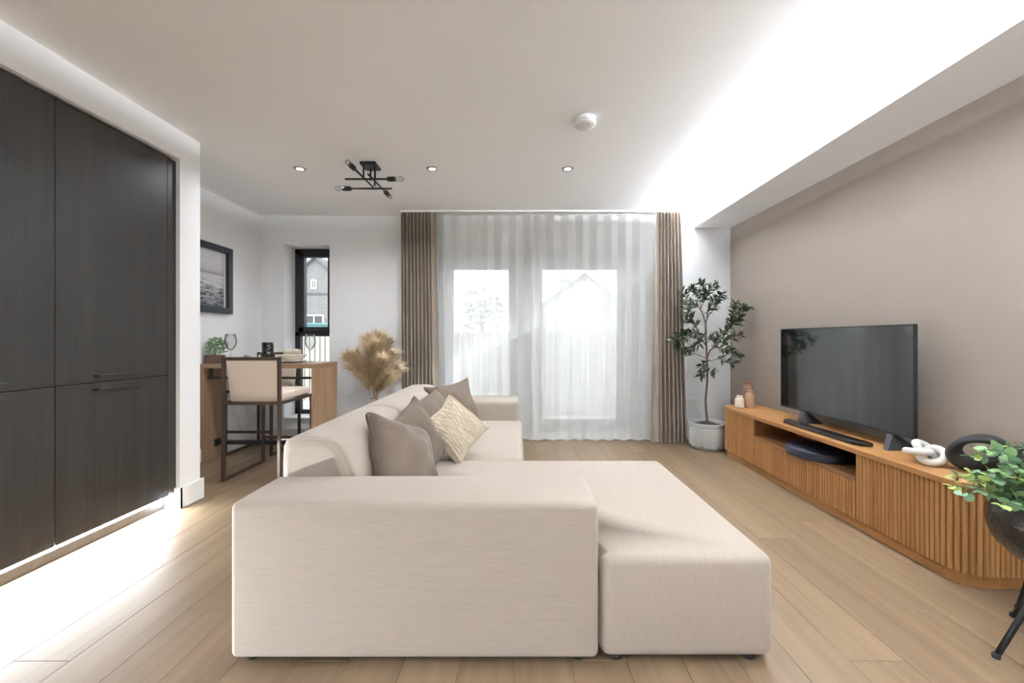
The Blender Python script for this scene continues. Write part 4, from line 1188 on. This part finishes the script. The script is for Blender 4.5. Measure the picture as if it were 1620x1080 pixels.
def wine(x_, y_, label):
    lathe_single('wine_glass', [(.034, 0), (.034, .003), (.006, .008), (.004, .03), (.004, .10), (.010, .112), (.032, .135), (.046, .17), (.048, .20), (.040, .262), (.0385, .262), (.046, .20), (.044, .172), (.030, .138), (.003, .116)], M_wine, label, 'glass', x_, y_, BZ, 32, 'wine glasses on the bar table')
wine(-1.985, 3.80, 'clear wine glass at the slatted end of the bar table')
wine(-2.572, 3.56, 'clear wine glass next to the potted herb')
def plate(x_, y_, label, r_=.125):
    lathe_single('plate', [(r_ * .55, 0), (r_ * .62, .004), (r_, .016), (r_, .019), (r_ * .6, .009), (.0, .008)], M_white, label, 'plate', x_, y_, BZ, 40, 'plates on the bar table')
plate(-2.54, 3.74, 'white plate under the grey napkin'); plate(-2.10, 3.70, 'white plate under the cream bowl')
lathe_single('bowl', [(.045, .0), (.05, .004), (.085, .025), (.118, .055), (.122, .062), (.118, .063), (.08, .032), (.0, .012)], M_cream, 'shallow cream bowl on the right-hand plate', 'bowl', -2.10, 3.70, BZ + .0095, 40)
nk = MB().tube([(-2.175, 3.69, BZ + .098), (-2.14, 3.70, BZ + .10), (-2.11, 3.70, BZ + .099), (-2.07, 3.705, BZ + .102), (-2.03, 3.70, BZ + .098)], [.022, .027, .019, .026, .023], 12)
nk.tube([(-2.10, 3.70 + .027 * math.cos(t), BZ + .10 + .027 * math.sin(t)) for t in [2 * PI * k / 16 for k in range(16)]], .006, 6, closed=True)
nk.tube([(-2.16, 3.66, BZ + .082), (-2.04, 3.74, BZ + .082)], .008, 6)
single('napkin', nk, M_nap, 'rolled cream napkin lying in the cream bowl', 'napkin', (-2.10, 3.70, BZ + .08))
gk = MB().tube([(-2.62, 3.70, BZ + .016), (-2.58, 3.72, BZ + .024), (-2.55, 3.73, BZ + .045), (-2.52, 3.74, BZ + .034), (-2.47, 3.75, BZ + .018)], [.012, .022, .026, .018, .010], 10)
gk.tube([(-2.60, 3.78, BZ + .018), (-2.555, 3.735, BZ + .04), (-2.50, 3.70, BZ + .018)], [.010, .018, .008], 9)
single('napkin', gk, M_gnap, 'knotted grey napkin lying on the left-hand plate', 'napkin', (-2.55, 3.73, BZ + .012))
lathe_single('candle_holder', [(.044, 0), (.046, .004), (.046, .03), (.058, .052), (.062, .066), (.058, .082), (.048, .090), (.048, .10), (.050, .185), (.047, .185), (.045, .10), (.0, .096)], M_green, 'dark green glass candle holder in the middle of the bar table', 'candle holder', -2.39, 3.80, BZ, 32)

# picture on the nook wall
fp = thing('framed_picture', 'framed grey seascape print on the nook wall', 'picture', (XN, 3.37, 1.62))
f0, f1, z0, z1, ff = 2.92, 3.82, 1.311, 1.933, .055
XP = XN + .003
fr_ = MB()
fr_.bbox(XP, XP + .038, f0, f0 + ff, z0, z1, .003, 1); fr_.bbox(XP, XP + .038, f1 - ff, f1, z0, z1, .003, 1)
fr_.bbox(XP, XP + .038, f0 + ff, f1 - ff, z0, z0 + ff, .003, 1); fr_.bbox(XP, XP + .038, f0 + ff, f1 - ff, z1 - ff, z1, .003, 1)
part('frame', fr_, M_picfr, fp)
part('mount', MB().box(XP, XP + .006, f0 + ff, f1 - ff, z0 + ff, z1 - ff), M_mat, fp)
part('print', MB().box(XP + .006, XP + .008, f0 + ff + .02, f1 - ff - .03, z0 + ff, z1 - ff), M_sea, fp)

# sockets and cables
def socket(label, loc, axis, double=True):
    t = thing('wall_socket', label, 'socket', loc, group='white wall sockets')
    x_, y_, z_ = loc; w = .073 if double else .043
    if axis == 'x':
        part('plate', MB().bbox(x_, x_ + .009, y_ - w, y_ + w, z_ - .043, z_ + .043, .002, 1), M_plastic, t)
        for s_ in ((-.034, .034) if double else (0,)): part('outlet', MB().bbox(x_ + .009, x_ + .011, y_ + s_ - .018, y_ + s_ + .018, z_ - .028, z_ + .02, .001, 1), M_whitem, t)
    else:
        part('plate', MB().bbox(x_ - w, x_ + w, y_ - .009, y_, z_ - .043, z_ + .043, .002, 1), M_plastic, t)
        for s_ in ((-.034, .034) if double else (0,)): part('outlet', MB().bbox(x_ + s_ - .018, x_ + s_ + .018, y_ - .011, y_ - .009, z_ - .028, z_ + .02, .001, 1), M_whitem, t)
    return t
socket('white double wall socket low on the nook wall under the bar table', (XN, 3.83, .375), 'x')
single('white_cable', MB().tube(smooth_path([(XN + .012, 3.86, .35), (XN + .05, 3.86, .33), (XN + .055, 3.88, .25), (XN + .06, 3.93, .175), (XN + .05, 4.02, .165), (XN + .04, 4.12, .18), (XN + .05, 4.16, .25), (XN + .05, 4.10, .33), (XN + .03, 4.06, .345), (XN + .002, 4.06, .345)], 5), .006, 7), M_plastic, 'looped white cable hanging on the nook wall under the bar table', 'cable', (XN + .03, 3.9, .17))
socket('white double wall socket behind the olive tree', (1.875, YB, .395), 'y')
for k, lb in enumerate(('white cable hanging from the socket behind the olive tree, left one', 'white cable hanging from the socket behind the olive tree, right one')):
    single('white_cable', MB().tube(smooth_path([(1.86 + .05 * k, YB - .012, .36), (1.87 + .05 * k, YB - .03, .33), (1.92 + .05 * k, YB - .025, .22), (1.97 + .04 * k, YB - .025, .125)], 5), .004, 6), M_plastic, lb, 'cable', (1.9 + .05 * k, YB - .03, .12))
